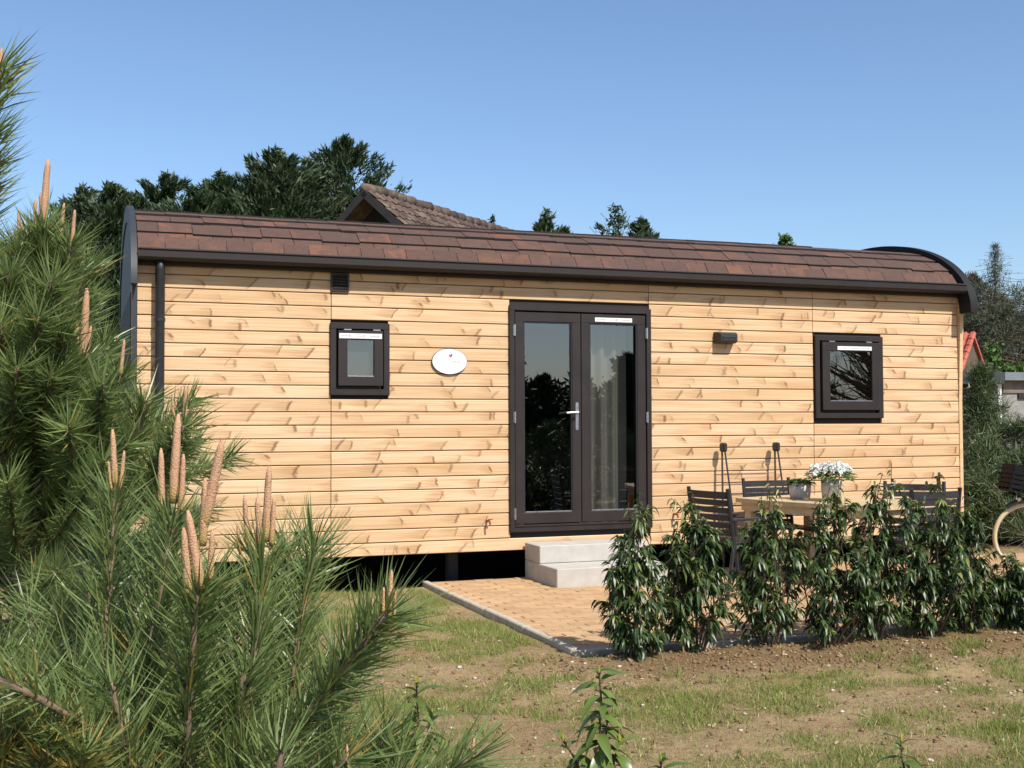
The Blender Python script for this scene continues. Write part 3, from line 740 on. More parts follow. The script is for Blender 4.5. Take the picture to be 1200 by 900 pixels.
# clothes airer folded against the wall
ai = thing('clothes_airer', 'folded clothes airer with black joints leaning on the cabin wall', 'clothes airer', (5.655, -.25, 0))
for x in (0.0, .615):
    obj('leg', MB().tube([(x - .03, .10, 0), (x, .16, 1.20)], .010, 8), 'stem_red', ai); obj('leg', MB().tube([(x + .05, -.10, 0), (x + .012, .13, 1.20)], .009, 8), 'black_metal', ai)  # brown leg stands in for a leg's shadow on the wall
    obj('joint', MB().box(x - .020, x + .034, .10, .19, 1.17, 1.262, .015), 'black_metal', ai)
for k in range(7):
    z = .45 + k * .10; y = .10 + .06 * z / 1.2; obj('rod', MB().tube([(-.02, y, z), (.615 - .02, y, z)], .003, 6), 'steel', ai)

# ------------------------------------------------------------------ bicycle (front half in view)
bk = thing('bicycle', 'bicycle with cream tyres and a black crate over its front wheel', 'bicycle', tuple(at(1205, 629, 11.6) * 1.0)[:2] + (0,), R(-23))
WR = .34
def ring(r, w, n=40, c=(0, 0, WR)): return MB().tube([(c[0] + r * math.cos(a), c[1], c[2] + r * math.sin(a)) for a in np.linspace(0, 2 * math.pi, n + 1)], w, 8, False)
for cx in (0.0, 1.08):
    wh = obj('wheel', ring(WR - .035, .010, c=(cx, 0, WR)), 'steel', bk); obj('tyre', ring(WR - .020, .021, c=(cx, 0, WR)), 'tyre_cream', wh, smooth=True)
    sp_ = MB().tube([(cx, -.05, WR), (cx, .05, WR)], .02, 8)
    for k in range(18): a = 2 * math.pi * k / 18; sp_.tube([(cx, .02 * (-1) ** k, WR), (cx + (WR - .04) * math.cos(a), 0, WR + (WR - .04) * math.sin(a))], .0013, 4)
    obj('spokes', sp_, 'steel', wh)
    obj('mudguard', MB().tube([(cx + (WR + .022) * math.cos(a), 0, WR + (WR + .022) * math.sin(a)) for a in np.linspace(R(35), R(125), 16)], .02, 6), 'bike_paint', bk)
obj('fork', MB().tube([(0, -.05, WR), (.10, -.05, .70), (.10, 0, .74), (.10, .05, .70), (0, .05, WR)], .011, 8).tube([(.10, 0, .72), (.20, 0, 1.02)], .017, 8), 'bike_paint', bk)
obj('frame', MB().tube([(.13, 0, .80), (.58, 0, .30), (.72, 0, .86)], .017, 8).tube([(.16, 0, .92), (.66, 0, .60)], .015, 8).tube([(1.08, 0, WR), (.58, 0, .30)], .011, 8).tube([(1.08, 0, WR), (.69, 0, .74)], .010, 8), 'bike_paint', bk)
obj('handlebar', MB().tube([(.38, -.30, 1.10), (.24, -.26, 1.10), (.20, 0, 1.04), (.24, .26, 1.10), (.38, .30, 1.10)], .012, 8), 'steel', bk)
obj('saddle', MB().lathe([(.02, 0), (.10, .02), (.11, .05), (.06, .08), (.005, .085)], 14).xform(Matrix.Translation((.76, 0, .88)) @ Matrix.Diagonal((1.35, .85, 1, 1))), 'black_metal', bk, smooth=True)
obj('crank', MB().tube([(.58, -.08, .30), (.58, .08, .30)], .03, 10).tube([(.58, .085, .30), (.72, .085, .22)], .009, 6).tube([(.58, -.085, .30), (.44, -.085, .38)], .009, 6), 'steel', bk)
mt = Matrix.Translation((-.02, 0, .76)) @ Matrix.Rotation(R(12), 4, 'Y'); mb = MB()
mb.box(-.21, .21, -.15, .15, 0, .012, 0, mt); mb.box(-.20, .20, -.14, .14, .012, .19, 0, mt)
for k, z in enumerate((.03, .075, .12, .165, .21)):
    h = .036 if k < 4 else .045
    for y in (-.152, .152): mb.box(-.21, .21, y - .005, y + .005, z, z + h, 0, mt)
    for x in (-.212, .212): mb.box(x - .005, x + .005, -.15, .15, z, z + h, 0, mt)
for x in (-.20, -.1, 0, .1, .20):
    for y in (-.149, .149): mb.box(x - .012, x + .012, y - .005, y + .005, .0, .25, 0, mt)
for y in (-.14, -.05, .05, .14):
    for x in (-.208, .208): mb.box(x - .005, x + .005, y - .012, y + .012, .0, .25, 0, mt)
obj('crate', mb, 'crate', bk)
obj('headlight', MB().lathe([(.005, 0), (.03, .02), (.035, .05), (.0, .055)], 12).xform(Matrix.Translation((-.05, 0, .715)) @ Matrix.Rotation(R(-90), 4, 'Y')), 'steel', bk, smooth=True)

# ------------------------------------------------------------------ plants
def stems_mesh(paths, n=5):
    mb = MB()
    for pts, r0, r1 in paths: mb.tube(pts, list(np.linspace(r0, r1, len(pts))), n)
    return mb
def laurel(x, y, h, w, seed, lab, n=760, ll=(.045, .074)):
    r = np.random.default_rng(seed); rd = random.Random(seed)
    t_ = thing('laurel_shrub', lab, 'shrub', (x, y, gz(x, y)), 0, 'laurel hedge shrubs in front of the terrace')
    paths = []; Pp = []; Dd = []
    nst = 13; lean = Vector((rd.gauss(0, .06), rd.gauss(0, .05), 0)) if x < 5.2 else Vector((-.04, 0, 0))
    for k in range(nst):
        a = k * 2.4 + rd.gauss(0, .4); hh = h * ((1.0, .94, .88, .84)[k] if k < 4 else rd.uniform(.38, .86)); out = w * ((.15, .4, .45, .6)[k] if k < 4 else rd.uniform(.45, 1.15))
        pts = [Vector((.03 * math.cos(a), .03 * math.sin(a), -.05))]
        for q in range(1, 7):
            u = q / 6; rr_ = out * min(1, u * 2.6) ** .7 * (1.0 - .35 * u); pts.append(Vector((math.cos(a) * rr_ + rd.gauss(0, .012), math.sin(a) * rr_ + rd.gauss(0, .012), hh * u)) + lean * u)
        paths.append((pts, .007, .0022))
        for b in range(9):                                      # side twigs
            u = rd.uniform(.10, .95); i = int(u * 6); base = pts[i].lerp(pts[min(i + 1, 6)], u * 6 - i); a2 = a + rd.gauss(0, 1.5)
            ln = rd.uniform(.05, .15) * (1.1 - .5 * u); tip = base + Vector((math.cos(a2) * ln, math.sin(a2) * ln, ln * rd.uniform(.2, 1.1)))
            paths.append(([base, tip], .0028, .0014))
            for q in range(int(n / nst / 10) + 1): Pp.append(base.lerp(tip, rd.uniform(.1, 1))); Dd.append((math.cos(a2) + rd.gauss(0, .9), math.sin(a2) + rd.gauss(0, .9), rd.uniform(-.4, .7)))
        for q in range(22):
            u = rd.uniform(.72, 1.0); i = min(5, int(u * 6)); Pp.append(pts[i].lerp(pts[i + 1], u * 6 - i)); b2 = rd.uniform(0, 6.28); Dd.append((math.cos(b2), math.sin(b2), rd.uniform(.0, 1.0)))
    obj('stems', stems_mesh(paths), 'stem_red', t_)
    Pp = np.array(Pp); Dd = np.array(Dd); k = len(Pp); L = r.uniform(*ll, k) * np.where(Pp[:, 2] > h * .85, .85, 1)
    V, F = leaves(Pp, Dd, np.tile([0, 0, 1.], (k, 1)) + r.normal(size=(k, 3)) * .45, L, L * r.uniform(.30, .42, k), r.uniform(.3, 1.45, k))
    var = np.clip(r.normal(.4, .3, k), 0, .88); var[(Pp[:, 2] > h * .8) & (r.uniform(size=k) < .4)] = .95
    var[r.uniform(size=k) < .04] = .97
    link('foliage', np_mesh('foliage', V, F, 'laurel', np.repeat(var, 8)), t_)
HW = [  # px of base, base y, height, spread, label
    (742, 770, 1.0, .20, 'leftmost laurel shrub of the hedge, standing at the terrace corner'),
    (836, 768, 1.02, .20, 'bushy laurel shrub left of the lone black chair leg, second along the hedge'),
    (900, 755, 1.07, .22, 'laurel shrub in front of the left table edge, third along the hedge'),
    (962, 750, 1.11, .21, 'laurel shrub below the flower pots, fourth along the hedge'),
    (1027, 748, 1.19, .19, 'tallest slender laurel shrub with pale top right of the pots'),
    (1088, 742, 1.13, .235, 'laurel shrub covering the nearest black chair'),
    (1138, 738, .98, .19, 'laurel shrub left of the bicycle wheel'),
    (1188, 735, .54, .20, 'lowest laurel shrub in front of the bicycle wheel at the photo edge')]
for k, (px, py, h, w, lab) in enumerate(HW):
    rr = ray(px, py); q = CAM + rr * (-CAM.z / rr.z); laurel(q.x, -3.92 + random.gauss(0, .03), h, w, 100 + k, lab, 2300 if k in (1, 5, 6) else 1900)

big_leaf_cache = {}
def big_leaf_mesh(seed, mat):
    k = (seed, mat)
    if k in big_leaf_cache: return big_leaf_cache[k]
    rd = random.Random(seed); L = 1.0; mb = MB(); rows = 6; dro = rd.uniform(.8, 1.7); cur = rd.uniform(-.1, .1)
    for i in range(rows + 1):
        u = i / rows; wd = .165 * math.sin(math.pi * min(1, u * 1.02 + .02)) ** .75 * (1 - .25 * u); yy = u - .12 * dro * u * u; zz = -.55 * dro * u * u; xx = cur * u * u
        mb.v += [(xx - wd, yy, zz + wd * .38), (xx, yy, zz), (xx + wd, yy, zz + wd * .38)]
    for i in range(rows):
        a = i * 3; mb.f += [(a, a + 1, a + 4, a + 3), (a + 1, a + 2, a + 5, a + 4)]
    me = mb.mesh('leaf', M[mat], True); at_ = me.attributes.new('var', 'FLOAT', 'POINT'); v = rd.uniform(0, .85); at_.data.foreach_set('value', [v] * len(me.vertices))
    big_leaf_cache[k] = me; return me
def young_plant(px, d, tops, lab, seed):
    rd = random.Random(seed); c = at(px, 498, d); t_ = thing('young_laurel', lab, 'young shrub', (c.x, c.y, gz(c.x, c.y)), 0, 'young laurels in the front lawn')
    for (tx, ty, dd) in tops:
        tip = at(tx, ty, d + dd) - Vector(t_.location); pts = []
        for q in range(7):
            u = q / 6; pts.append(Vector((tip.x * u ** 1.4, tip.y * u ** 1.4, tip.z * u)) + Vector((rd.gauss(0, .006), rd.gauss(0, .006), 0)) * (1 if 0 < q < 6 else 0))
        st = obj('stem', stems_mesh([(pts, .007, .003)], 6), 'stem_red', t_)
        nl = max(14, int(tip.z / .013)); ph = rd.uniform(0, 6)
        for k in range(nl):
            u = 1 - (k / nl) ** 1.0 * .93; i = min(5, int(u * 6)); p = pts[i].lerp(pts[i + 1], u * 6 - i)
            o = link('leaf', big_leaf_mesh(rd.randint(0, 7), 'young_laurel'), t_, p); s_ = rd.uniform(.10, .145) * (.7 if k < 3 else 1)
            o.scale = (s_, s_, s_); o.rotation_euler = (rd.uniform(-.25, .45) if k > 3 else .8, rd.gauss(0, .25), ph + k * 2.4 + rd.gauss(0, .2))
        for k in range(3):
            o = link('leaf', MB().add([(-.006, 0, 0), (0, .004, .0), (.006, 0, 0), (0, .01, .034)], [(0, 1, 3), (1, 2, 3)]).mesh('leaf', M['tip_leaf']), t_, pts[-1]); o.rotation_euler = (rd.uniform(-.3, .4), 0, k * 2.1); o.scale = (1, 1, rd.uniform(.7, 1.1))
young_plant(702, 4.35, [(702, 788, 0), (660, 868, .03), (726, 868, -.04), (712, 840, .03)], 'tallest young laurel with drooping leaves at the bottom centre of the lawn', 3)
young_plant(1056, 4.45, [(1056, 868, 0), (1072, 905, .03)], 'young laurel tip low in the right of the lawn', 4)
young_plant(488, 4.6, [(488, 803, 0), (505, 838, .05), (470, 850, .0)], 'young laurel with yellow top beside the right tip of the pine', 5)
young_plant(772, 4.1, [(775, 893, 0)], 'young laurel tip just right of the tallest one', 6)

# pines
candle_cache = []
for k in range(6):
    rd = random.Random(k); n = 9; b0 = rd.uniform(-.05, .05); mb = MB()
    pts = [Vector((b0 * (i / n) ** 2 * .6, 0, i / n)) for i in range(n + 1)]
    mb.tube([p for p in pts], [.045, .058, .062, .060, .058, .056, .053, .049, .042, .016], 9); mb.v = [(x + rd.gauss(0, .004), y + rd.gauss(0, .004), z) for x, y, z in mb.v]
    candle_cache.append(mb)
def add_candle(parent, p, d, L, rd, thick=1.0):
    me = bpy.data.meshes.new('candle'); mb = candle_cache[rd.randint(0, 5)]; me.from_pydata([(x * L * thick, y * L * thick, z * L) for x, y, z in mb.v], [], mb.f); me.materials.append(M['candle']); me.shade_smooth()
    o = link('candle', me, parent, p); o.rotation_euler = Vector(d).to_track_quat('Z', 'Y').to_euler(); return o
class Pine:
    def __init__(s, label, base, seed, group='young pines at the left edge of the garden'):
        s.rd = random.Random(seed); s.r = np.random.default_rng(seed); s.root = thing('pine_tree', label, 'pine tree', base, 0, group)
        s.base = Vector(base); s.P = []; s.D = []; s.L = []; s.br = MB(); s.bend = []; s.vr = []; s.dead = .014
    def shoot(s, pts, nlen, dens, r0=.009, r1=.005, start=.2, ncandle=0, clen=.11, spread=.95, fresh=0.0):
        pts = [Vector(p) - s.base for p in pts]; fine = []
        for i in range(len(pts) - 1):
            for k in range(6): fine.append(pts[i].lerp(pts[i + 1], k / 6))
        fine.append(pts[-1])
        if len(pts) > 2:
            for _ in range(2): fine = [fine[0]] + [(fine[i - 1] + fine[i] * 2 + fine[i + 1]) / 4 for i in range(1, len(fine) - 1)] + [fine[-1]]
        s.br.tube(fine, list(np.linspace(r0, r1, len(fine))), 7)
        ar = np.array([list(p) for p in fine]); seg = np.linalg.norm(np.diff(ar, axis=0), axis=1); tot = seg.sum(); cum = np.concatenate([[0], np.cumsum(seg)])
        n = int(dens * tot * (1 - start)); t_ = tot * (start + (1 - start) * s.r.uniform(0, 1, n))
        P_ = np.stack([np.interp(t_, cum, ar[:, i]) for i in range(3)], 1); P2 = np.stack([np.interp(np.minimum(t_ + .01, tot), cum, ar[:, i]) for i in range(3)], 1)
        P1 = np.stack([np.interp(np.maximum(t_ - .01, 0), cum, ar[:, i]) for i in range(3)], 1)
        ax = unit(P2 - P1); rad = unit(np.cross(ax, s.r.normal(size=(n, 3))))
        sp_ = spread * s.r.uniform(.5, 1.3, n)[:, None]
        D_ = unit(ax * .8 + rad * sp_ + s.r.normal(size=(n, 3)) * .12); Ls = nlen * s.r.uniform(.7, 1.12, n)
        s.P.append(P_); s.D.append(D_); s.L.append(Ls); s.bend.append(ax * (Ls * s.r.uniform(.0, .3, n))[:, None] + s.r.normal(size=(n, 3)) * (Ls * .07)[:, None] + np.array([0, 0, -.05]) * Ls[:, None])
        v = s.r.uniform(0, .85, n) ; v[s.r.uniform(size=n) < s.dead] = .98; s.vr.append(v)
        d = (fine[-1] - fine[-3]).normalized()
        for k in range(ncandle):
            dd = d if k == 0 else (d + Vector((s.rd.gauss(0, .28), s.rd.gauss(0, .28), s.rd.uniform(0, .2)))).normalized()
            off = Vector((0, 0, 0)) if k == 0 else Vector((s.rd.gauss(0, .012), s.rd.gauss(0, .012), -.015))
            add_candle(s.root, fine[-1] + off - d * .01, dd, clen * (1 if k == 0 else s.rd.uniform(.4, .75)), s.rd, .85 if k == 0 else 1.05)
    def done(s, wid=.0016, mat='needle'):
        s.trunk = obj('branches', s.br, 'bark', s.root, smooth=True)
        P_ = np.concatenate(s.P); D_ = np.concatenate(s.D); L_ = np.concatenate(s.L); n = len(P_)
        V, F = blades(P_, D_, L_, np.full(n, wid), np.concatenate(s.bend), s.r)
        link('needles', np_mesh('needles', V, F, mat, np.repeat(np.concatenate(s.vr), 5)), s.root)

# near pine
nb = at(215, 1100, 1.75); pn = Pine('nearest young pine with upright pink brown candles at the bottom left', (nb.x, nb.y, -.02), 21)
tr = [Vector((nb.x, nb.y, -.02)), Vector((nb.x, nb.y, .35)), at(214, 1000, 1.72), at(218, 900, 1.70)]
pn.shoot(tr, .06, 300, .024, .014, .55)
def ns(base, mid, tip, d0, d1, nc, cl, dens=1350, nl=.096, st=.12, root=True, r0=.008):
    a = at(*base, d0); c = at(*tip, d1); b = at(*mid, (d0 + d1) / 2); pts = [a, b, c]
    if root: pts = [Vector((nb.x, nb.y, max(.25, min(a.z - .12, .75))))] + pts; st = .35
    pn.shoot(pts, nl, dens, r0, .0045, st, nc, cl)
ns((218, 900), (222, 800), (233, 690), 1.70, 1.66, 0, .12, 1900)
for cpx, cb, L in (((262, 515), (238, 620), 1), ((220, 598), (236, 690), 1), ((215, 618), (221, 700), 1), ((250, 620), (246, 680), 1), ((240, 560), (238, 640), 1)):
    a = at(*cb, 1.655); b = at(*cpx, 1.65); add_candle(pn.root, a - pn.base, b - a, (b - a).length, pn.rd, 1.0)
for tops, d in (([((207, 485), (203, 590)), ((190, 525), (189, 600)), ((216, 532), (212, 600))], 1.82), ([((132, 503), (135, 570)), ((146, 528), (141, 575)), ((127, 540), (131, 575))], 1.92),
                ([((316, 546), (311, 635)), ((302, 583), (304, 650)), ((322, 582), (318, 640)), ((286, 580), (291, 640)), ((278, 613), (282, 650))], 1.85), ([((458, 668), (456, 725)), ((450, 688), (449, 725)), ((464, 692), (462, 722))], 1.55),
                ([((555, 862), (553, 905))], 1.62), ([((407, 872), (408, 905))], 1.55)):
    for tpx, bpx in tops:
        a = at(*bpx, d); b = at(*tpx, d); add_candle(pn.root, a - pn.base, b - a, (b - a).length, pn.rd, .9)
ns((165, 800), (185, 720), (202, 610), 1.78, 1.82, 0, .1, 1800)
ns((120, 790), (128, 700), (136, 585), 1.85, 1.92, 0, .1, 1500)
ns((290, 830), (302, 740), (309, 655), 1.75, 1.85, 0, .1, 1800)
ns((340, 850), (350, 740), (368, 640), 1.85, 1.95, 0, .1, 1500)
ns((280, 905), (370, 830), (455, 715), 1.6, 1.55, 0, .1, 1900, .085)
ns((420, 960), (490, 925), (553, 890), 1.6, 1.62, 0, .1, 1500)
ns((330, 960), (375, 920), (408, 888), 1.6, 1.55, 0, .1, 1500)
for b, mm, tp, d in (((30, 950), (40, 880), (30, 790), 1.6), ((95, 950), (100, 880), (85, 780), 1.7), ((160, 960), (150, 880), (130, 800), 1.6), ((265, 960), (275, 880), (285, 790), 1.75), ((-10, 960), (0, 860), (-5, 760), 1.7),
                     ((60, 940), (30, 850), (60, 760), 1.95), ((190, 900), (170, 800), (150, 690), 2.0), ((250, 880), (262, 780), (262, 690), 1.95), ((325, 800), (335, 720), (340, 640), 2.05), ((360, 920), (385, 850), (400, 770), 1.8), ((230, 760), (225, 700), (190, 640), 2.05), ((460, 980), (470, 940), (468, 880), 1.7),
                     ((110, 860), (90, 800), (70, 720), 2.0), ((120, 850), (110, 770), (105, 690), 2.1), ((70, 860), (40, 790), (35, 710), 2.15), ((150, 850), (160, 760), (170, 680), 2.15), ((410, 990), (430, 930), (450, 860), 1.75), ((300, 980), (320, 930), (330, 880), 1.5)):
    ns(b, mm, tp, d, d, 0, .08, 1250)
pn.dead = .28
for b, tp in (((-10, 900), (25, 850)), ((40, 930), (60, 860)), ((80, 960), (100, 880)), ((10, 960), (-10, 870))): pn.shoot([at(*b, 1.5), at(*tp, 1.48)], .07, 2600, .004, .002, .1)
pn.dead = .12
a = [at(-30, 785, 1.42), at(40, 815, 1.45), at(90, 845, 1.5), at(150, 880, 1.6), at(205, 960, 1.7)]; pn.shoot(a[::-1], .07, 900, .0042, .0048, .1)
pn.done(.0026)

# bigger pine behind it
b0 = at(30, 760, 2.95); bb = (b0.x, b0.y, -.02); pb = Pine('larger pine with a dark trunk behind the nearest young pine', bb, 33)
topB = at(52, 262, 2.95); pb.shoot([Vector(bb), at(30, 700, 2.95), at(27, 560, 2.95), at(36, 400, 2.95), topB], .08, 1000, .036, .008, .55)
rdB = pb.rd
for tpx, bpx in (((57, 187), (50, 262)), ((49, 226), (47, 268)), ((22, 245), (22, 290)), ((17, 268), (20, 300)), ((41, 232), (40, 275)), ((38, 262), (37, 300)), ((75, 238), (70, 285)), ((88, 246), (84, 290)), ((73, 268), (69, 300)), ((103, 338), (96, 425)), ((90, 374), (92, 420)), ((107, 382), (100, 425)), ((146, 398), (141, 440)), ((60, 262), (56, 300)), ((33, 287), (32, 320)), ((218, 453), (216, 500)), ((202, 462), (204, 498))):
    a = at(*bpx, 2.9); b = at(*tpx, 2.9); add_candle(pb.root, a - pb.base, b - a, (b - a).length, rdB, .95)
def tB(py): return Vector(bb) + (topB - Vector(bb)) * 0 if False else (at(27 + max(0, (560 - py)) * .085, py, 2.95))
for (sy, mid_, tip_, d) in ((600, (80, 520), (97, 420), 2.9), (560, (60, 400), (84, 285), 2.85), (500, (20, 380), (21, 290), 2.85), (640, (120, 560), (141, 440), 2.95), (480, (55, 350), (69, 300), 3.0), (520, (0, 420), (-10, 330), 3.0), (450, (38, 340), (38, 275), 2.9),
                            (620, (160, 590), (216, 500), 2.6), (610, (100, 560), (150, 520), 2.8), (580, (90, 480), (125, 400), 3.1), (570, (10, 480), (0, 380), 2.7), (540, (70, 440), (105, 350), 3.1), (600, (40, 520), (60, 440), 2.7), (620, (-20, 560), (-30, 450), 2.8), (640, (70, 600), (110, 560), 2.75), (600, (10, 540), (20, 430), 2.65),
                            (560, (80, 470), (70, 380), 2.7), (500, (50, 420), (60, 330), 2.7), (630, (140, 590), (170, 470), 2.9), (560, (30, 470), (45, 370), 2.65), (530, (10, 420), (10, 320), 2.75), (590, (110, 520), (120, 450), 2.7), (640, (90, 570), (80, 500), 2.65), (640, (20, 580), (-10, 500), 2.7), (480, (80, 390), (100, 310), 3.0), (450, (50, 330), (52, 268), 2.85), (430, (20, 340), (10, 300), 3.05)):
    pb.shoot([tB(sy), at(*mid_, (d + 2.95) / 2), at(*tip_, d)], .095, 1650, .011, .005, .22)
for k in range(80):                                        # low side branches
    a = rdB.uniform(0, 6.28); z = rdB.uniform(.55, 1.35); p0 = Vector(bb) + Vector((0, 0, z)); L = rdB.uniform(.25, .62); a = a if k % 3 else rdB.uniform(.3, 2.8); e = Vector((math.cos(a) * L, math.sin(a) * L, rdB.uniform(-.1, .18))); pb.shoot([p0, p0 + e * .5, p0 + e + Vector((0, 0, .08))], .08, 1200 if z > .8 else 1000, .007, .003, .15)
pb.done(.0032)
# third pine, mostly outside the left edge
c0 = at(-110, 900, 1.6); pc = Pine('pine whose needle tips reach in at the upper left edge', (c0.x, c0.y, -.02), 44)
pc.shoot([Vector((c0.x, c0.y, -.02)), at(-90, 700, 1.6), at(-60, 420, 1.58), at(-14, 150, 1.55), at(-4, 80, 1.55)], .075, 1900, .022, .005, .45)
pc.shoot([at(-70, 500, 1.6), at(-60, 300, 1.55), at(-38, 190, 1.5)], .075, 1900, .01, .005, .3)
add_candle(pc.root, at(-3, 100, 1.55) - pc.base, Vector((.1, 0, 1)), .05, pc.rd)
pc.done(.0024)

# trees far and near built from leaf sized faces
def tree(name, label, cat, base, H, w, mat, n, seed, shape='cone', size=(.12, .24), group=None, trunk_r=.12, low=.0, plumes=26, leaf='card', up=.6, wf=.16, core=0., tight=1., along=0.):
    r = np.random.default_rng(seed); rd = random.Random(seed); t_ = thing(name, label, cat, base, 0, group)
    mb = MB(); mb.tube([(0, 0, -.2), (.02, 0, H * .4), (0, .02, H * .93)], [trunk_r, trunk_r * .7, .02], 8); cen = []; rads = []; axs = []
    for k in range(plumes):
        u = (k + .5) / plumes; z = H * (low + (1 - low) * u ** .85); a = k * 2.399 + rd.gauss(0, .4)
        if shape == 'cone': q = w * (1 - u) ** .5 * rd.uniform(.55, 1.0)
        elif shape == 'col': q = w * min(1, (1 - u) * 2.2 + .12) * rd.uniform(.5, 1.0)
        else: q = w * math.sqrt(max(0, 1 - (2 * (u - .45)) ** 2 * .95)) * rd.uniform(.35, 1.0)
        e = Vector((math.cos(a) * q, math.sin(a) * q, z)); b = Vector((0, 0, max(.1, z - q * up)))
        mb.tube([b, b.lerp(e, .6) + Vector((0, 0, -.04 * q)), e], [trunk_r * .3 * (1.1 - u), trunk_r * .18 * (1.1 - u), .008], 5); cen.append((b, e)); axs.append((e - b).normalized())
    obj('trunk', mb, 'bark', t_)
    if n:
        m_ = n // plumes; Pn = []; Nn = []; vv = []
        for (b, e), ax in zip(cen, axs):
            L = (e - b).length; t0 = r.uniform(.25, 1.12, m_); sp_ = (.10 + .26 * (1.12 - t0)) * tight * (L * .75 + .25)
            p = np.array(b)[None] + np.array(e - b)[None] * t0[:, None] + r.normal(size=(m_, 3)) * sp_[:, None] * np.array([1, 1, .8])
            clump = np.sin(p * (5.1 / max(.5, w)) + seed).sum(1) > -.9
            p = p[clump]; Pn.append(p); Nn.append(r.normal(size=p.shape) * (1 if not along else .45) + [0, 0, .35] + np.array(ax)[None] * along); vv.append(np.clip(r.normal(.4, .25, len(p)), 0, 1) * .95)
        if core:
            m2 = int(n * core); u2 = r.uniform(low, 1.02, m2); q2 = np.abs(r.normal(size=m2)) * w * .33 * (1.05 - u2) ** .8 + .02; a2 = r.uniform(0, 6.28, m2)
            p = np.stack([q2 * np.cos(a2), q2 * np.sin(a2), u2 * H], 1); Pn.append(p); Nn.append(r.normal(size=p.shape)); vv.append(np.clip(r.normal(.35, .25, m2), 0, 1) * .95)
        Pn = np.concatenate(Pn); Nn = np.concatenate(Nn); vv = np.concatenate(vv); sz = r.uniform(*size, len(Pn)); keep = (Pn[:, 2] > .05) ; Pn, Nn, vv, sz = Pn[keep], Nn[keep], vv[keep], sz[keep]
        if leaf == 'card': V, F = cards(Pn, Nn, sz, r); rep = 4
        else: V, F = blades(Pn, Nn if along else r.normal(size=Pn.shape) + [0, 0, .8] + (np.stack([Pn[:, 0], Pn[:, 1], np.zeros(len(Pn))], 1) / w * .8), sz, sz * wf, np.zeros_like(Pn), r); rep = 5
        link('crown', np_mesh('crown', V, F, mat, np.repeat(vv, rep)), t_)
    return t_
# cypress row behind the cabin
CYP = [(-20, 280, 2.0), (62, 262, 1.5), (98, 226, 1.25), (128, 222, 1.2), (160, 236, 1.1), (195, 210, 1.1), (228, 226, 1.0), (258, 210, 1.1), (292, 214, 1.0), (324, 182, 1.2), (358, 196, 1.0), (404, 166, 1.25), (382, 205, 1.2), (432, 214, .8)]
CL = ['cypress at the far left seen through the pine', 'cypress just left of the pine candles', 'pointed cypress left of the cabin gable', 'cypress touching the left bargeboard', 'low cypress over the left roof corner', 'bushy cypress above the downpipe', 'small cypress in a dip of the row', 'cypress with a ragged top above the vent', 'cypress left of the double peak', 'tall cypress forming the left peak of the row', 'cypress in the notch between the two peaks', 'tallest cypress of the row behind the roof', 'dark cypress filling in below the tallest one', 'cypress beside the tiled gable']
for k, (px, py, w) in enumerate(CYP):
    Y = 17.0 + (k % 3) * 1.0; q = onY(px, py, Y)
    tree('cypress_tree', CL[k], 'cypress', (q.x, q.y, 0), q.z, w * 2.1, 'cypress', 26000, 200 + k, 'cone', (.07, .20), 'cypress trees behind the cabin', .10, .05 if px < 150 else .42, 85, 'needle', .75, .22, .10, .55, 1.1)
for px, py, Y, w, lab, mat, nm, cat in ((640, 251, 17, .75, 'small dark cypress tip showing over the roof ridge', 'cypress', 'cypress_tree', 'cypress'), (722, 247, 17, 1.5, 'ragged dark cypress top above the roof over the door', 'cypress', 'cypress_tree', 'cypress'), (750, 262, 17.4, .5, 'thin cypress tip right of the ragged one', 'cypress', 'cypress_tree', 'cypress'), (577, 262, 21, .5, 'tiny conifer tip at the end of the tiled ridge', 'cypress', 'cypress_tree', 'cypress')):
    q = onY(px, py, Y); tree(nm, lab, cat, (q.x, q.y, 0), q.z, w * 2.0, mat, 13000, int(px), 'cone', (.07, .20), 'cypress trees behind the cabin', .10, .5, 40, 'needle', .7, .22, .08, .5, 1.1)
q = onY(922, 277, 19); tree('leafy_tree', 'light green tree top just showing over the roof ridge', 'tree', (q.x, q.y, 0), q.z, 1.0, 'green_leaf', 4000, 77, 'round', (.10, .18), None, .1, .4, 26)

# ------------------------------------------------------------------ tiled house behind
ap = onY(436, 221, 14.0); rd_ = Vector((.72, .69, 0)).normalized(); wd_ = Vector((.69, -.72, 0)).normalized(); PT = R(41)
hs = thing('tiled_house', 'house with old brown tiled gable roof rising behind the cabin', 'house', (ap.x, ap.y, 0)); hs.rotation_euler = (0, 0, math.atan2(rd_.y, rd_.x))
AZ = ap.z; HWD = 4.2; EZ = AZ - HWD * math.tan(PT); HL = 11.0     # local x = along the ridge, y = across (negative y faces the camera's right)
def hroof(sgn):
    c, s_ = math.cos(PT), math.sin(PT); mb = MB(); n = HWD / c
    mm = Matrix.Translation((0, 0, AZ - .06)) @ Matrix.Rotation(-sgn * PT, 4, 'X'); mb.box(-.28, HL, 0 if sgn > 0 else -n - .3, n + .3 if sgn > 0 else 0, -.10, -.02, 0, mm); return mb
mb = MB(); mb.v = [(.35, -HWD, 0), (.35, HWD, 0), (.35, HWD, EZ), (.35, 0, AZ - .16), (.35, -HWD, EZ), (HL - .2, -HWD, 0), (HL - .2, HWD, 0), (HL - .2, HWD, EZ), (HL - .2, 0, AZ - .16), (HL - .2, -HWD, EZ)]
mb.f = [(0, 4, 3, 2, 1), (5, 6, 7, 8, 9), (0, 5, 9, 4), (1, 2, 7, 6)]
obj('wall', mb, 'gable_dark', hs)
hr = obj('roof', hroof(1), 'tile', hs); obj('roof', hroof(-1), 'tile', hs)
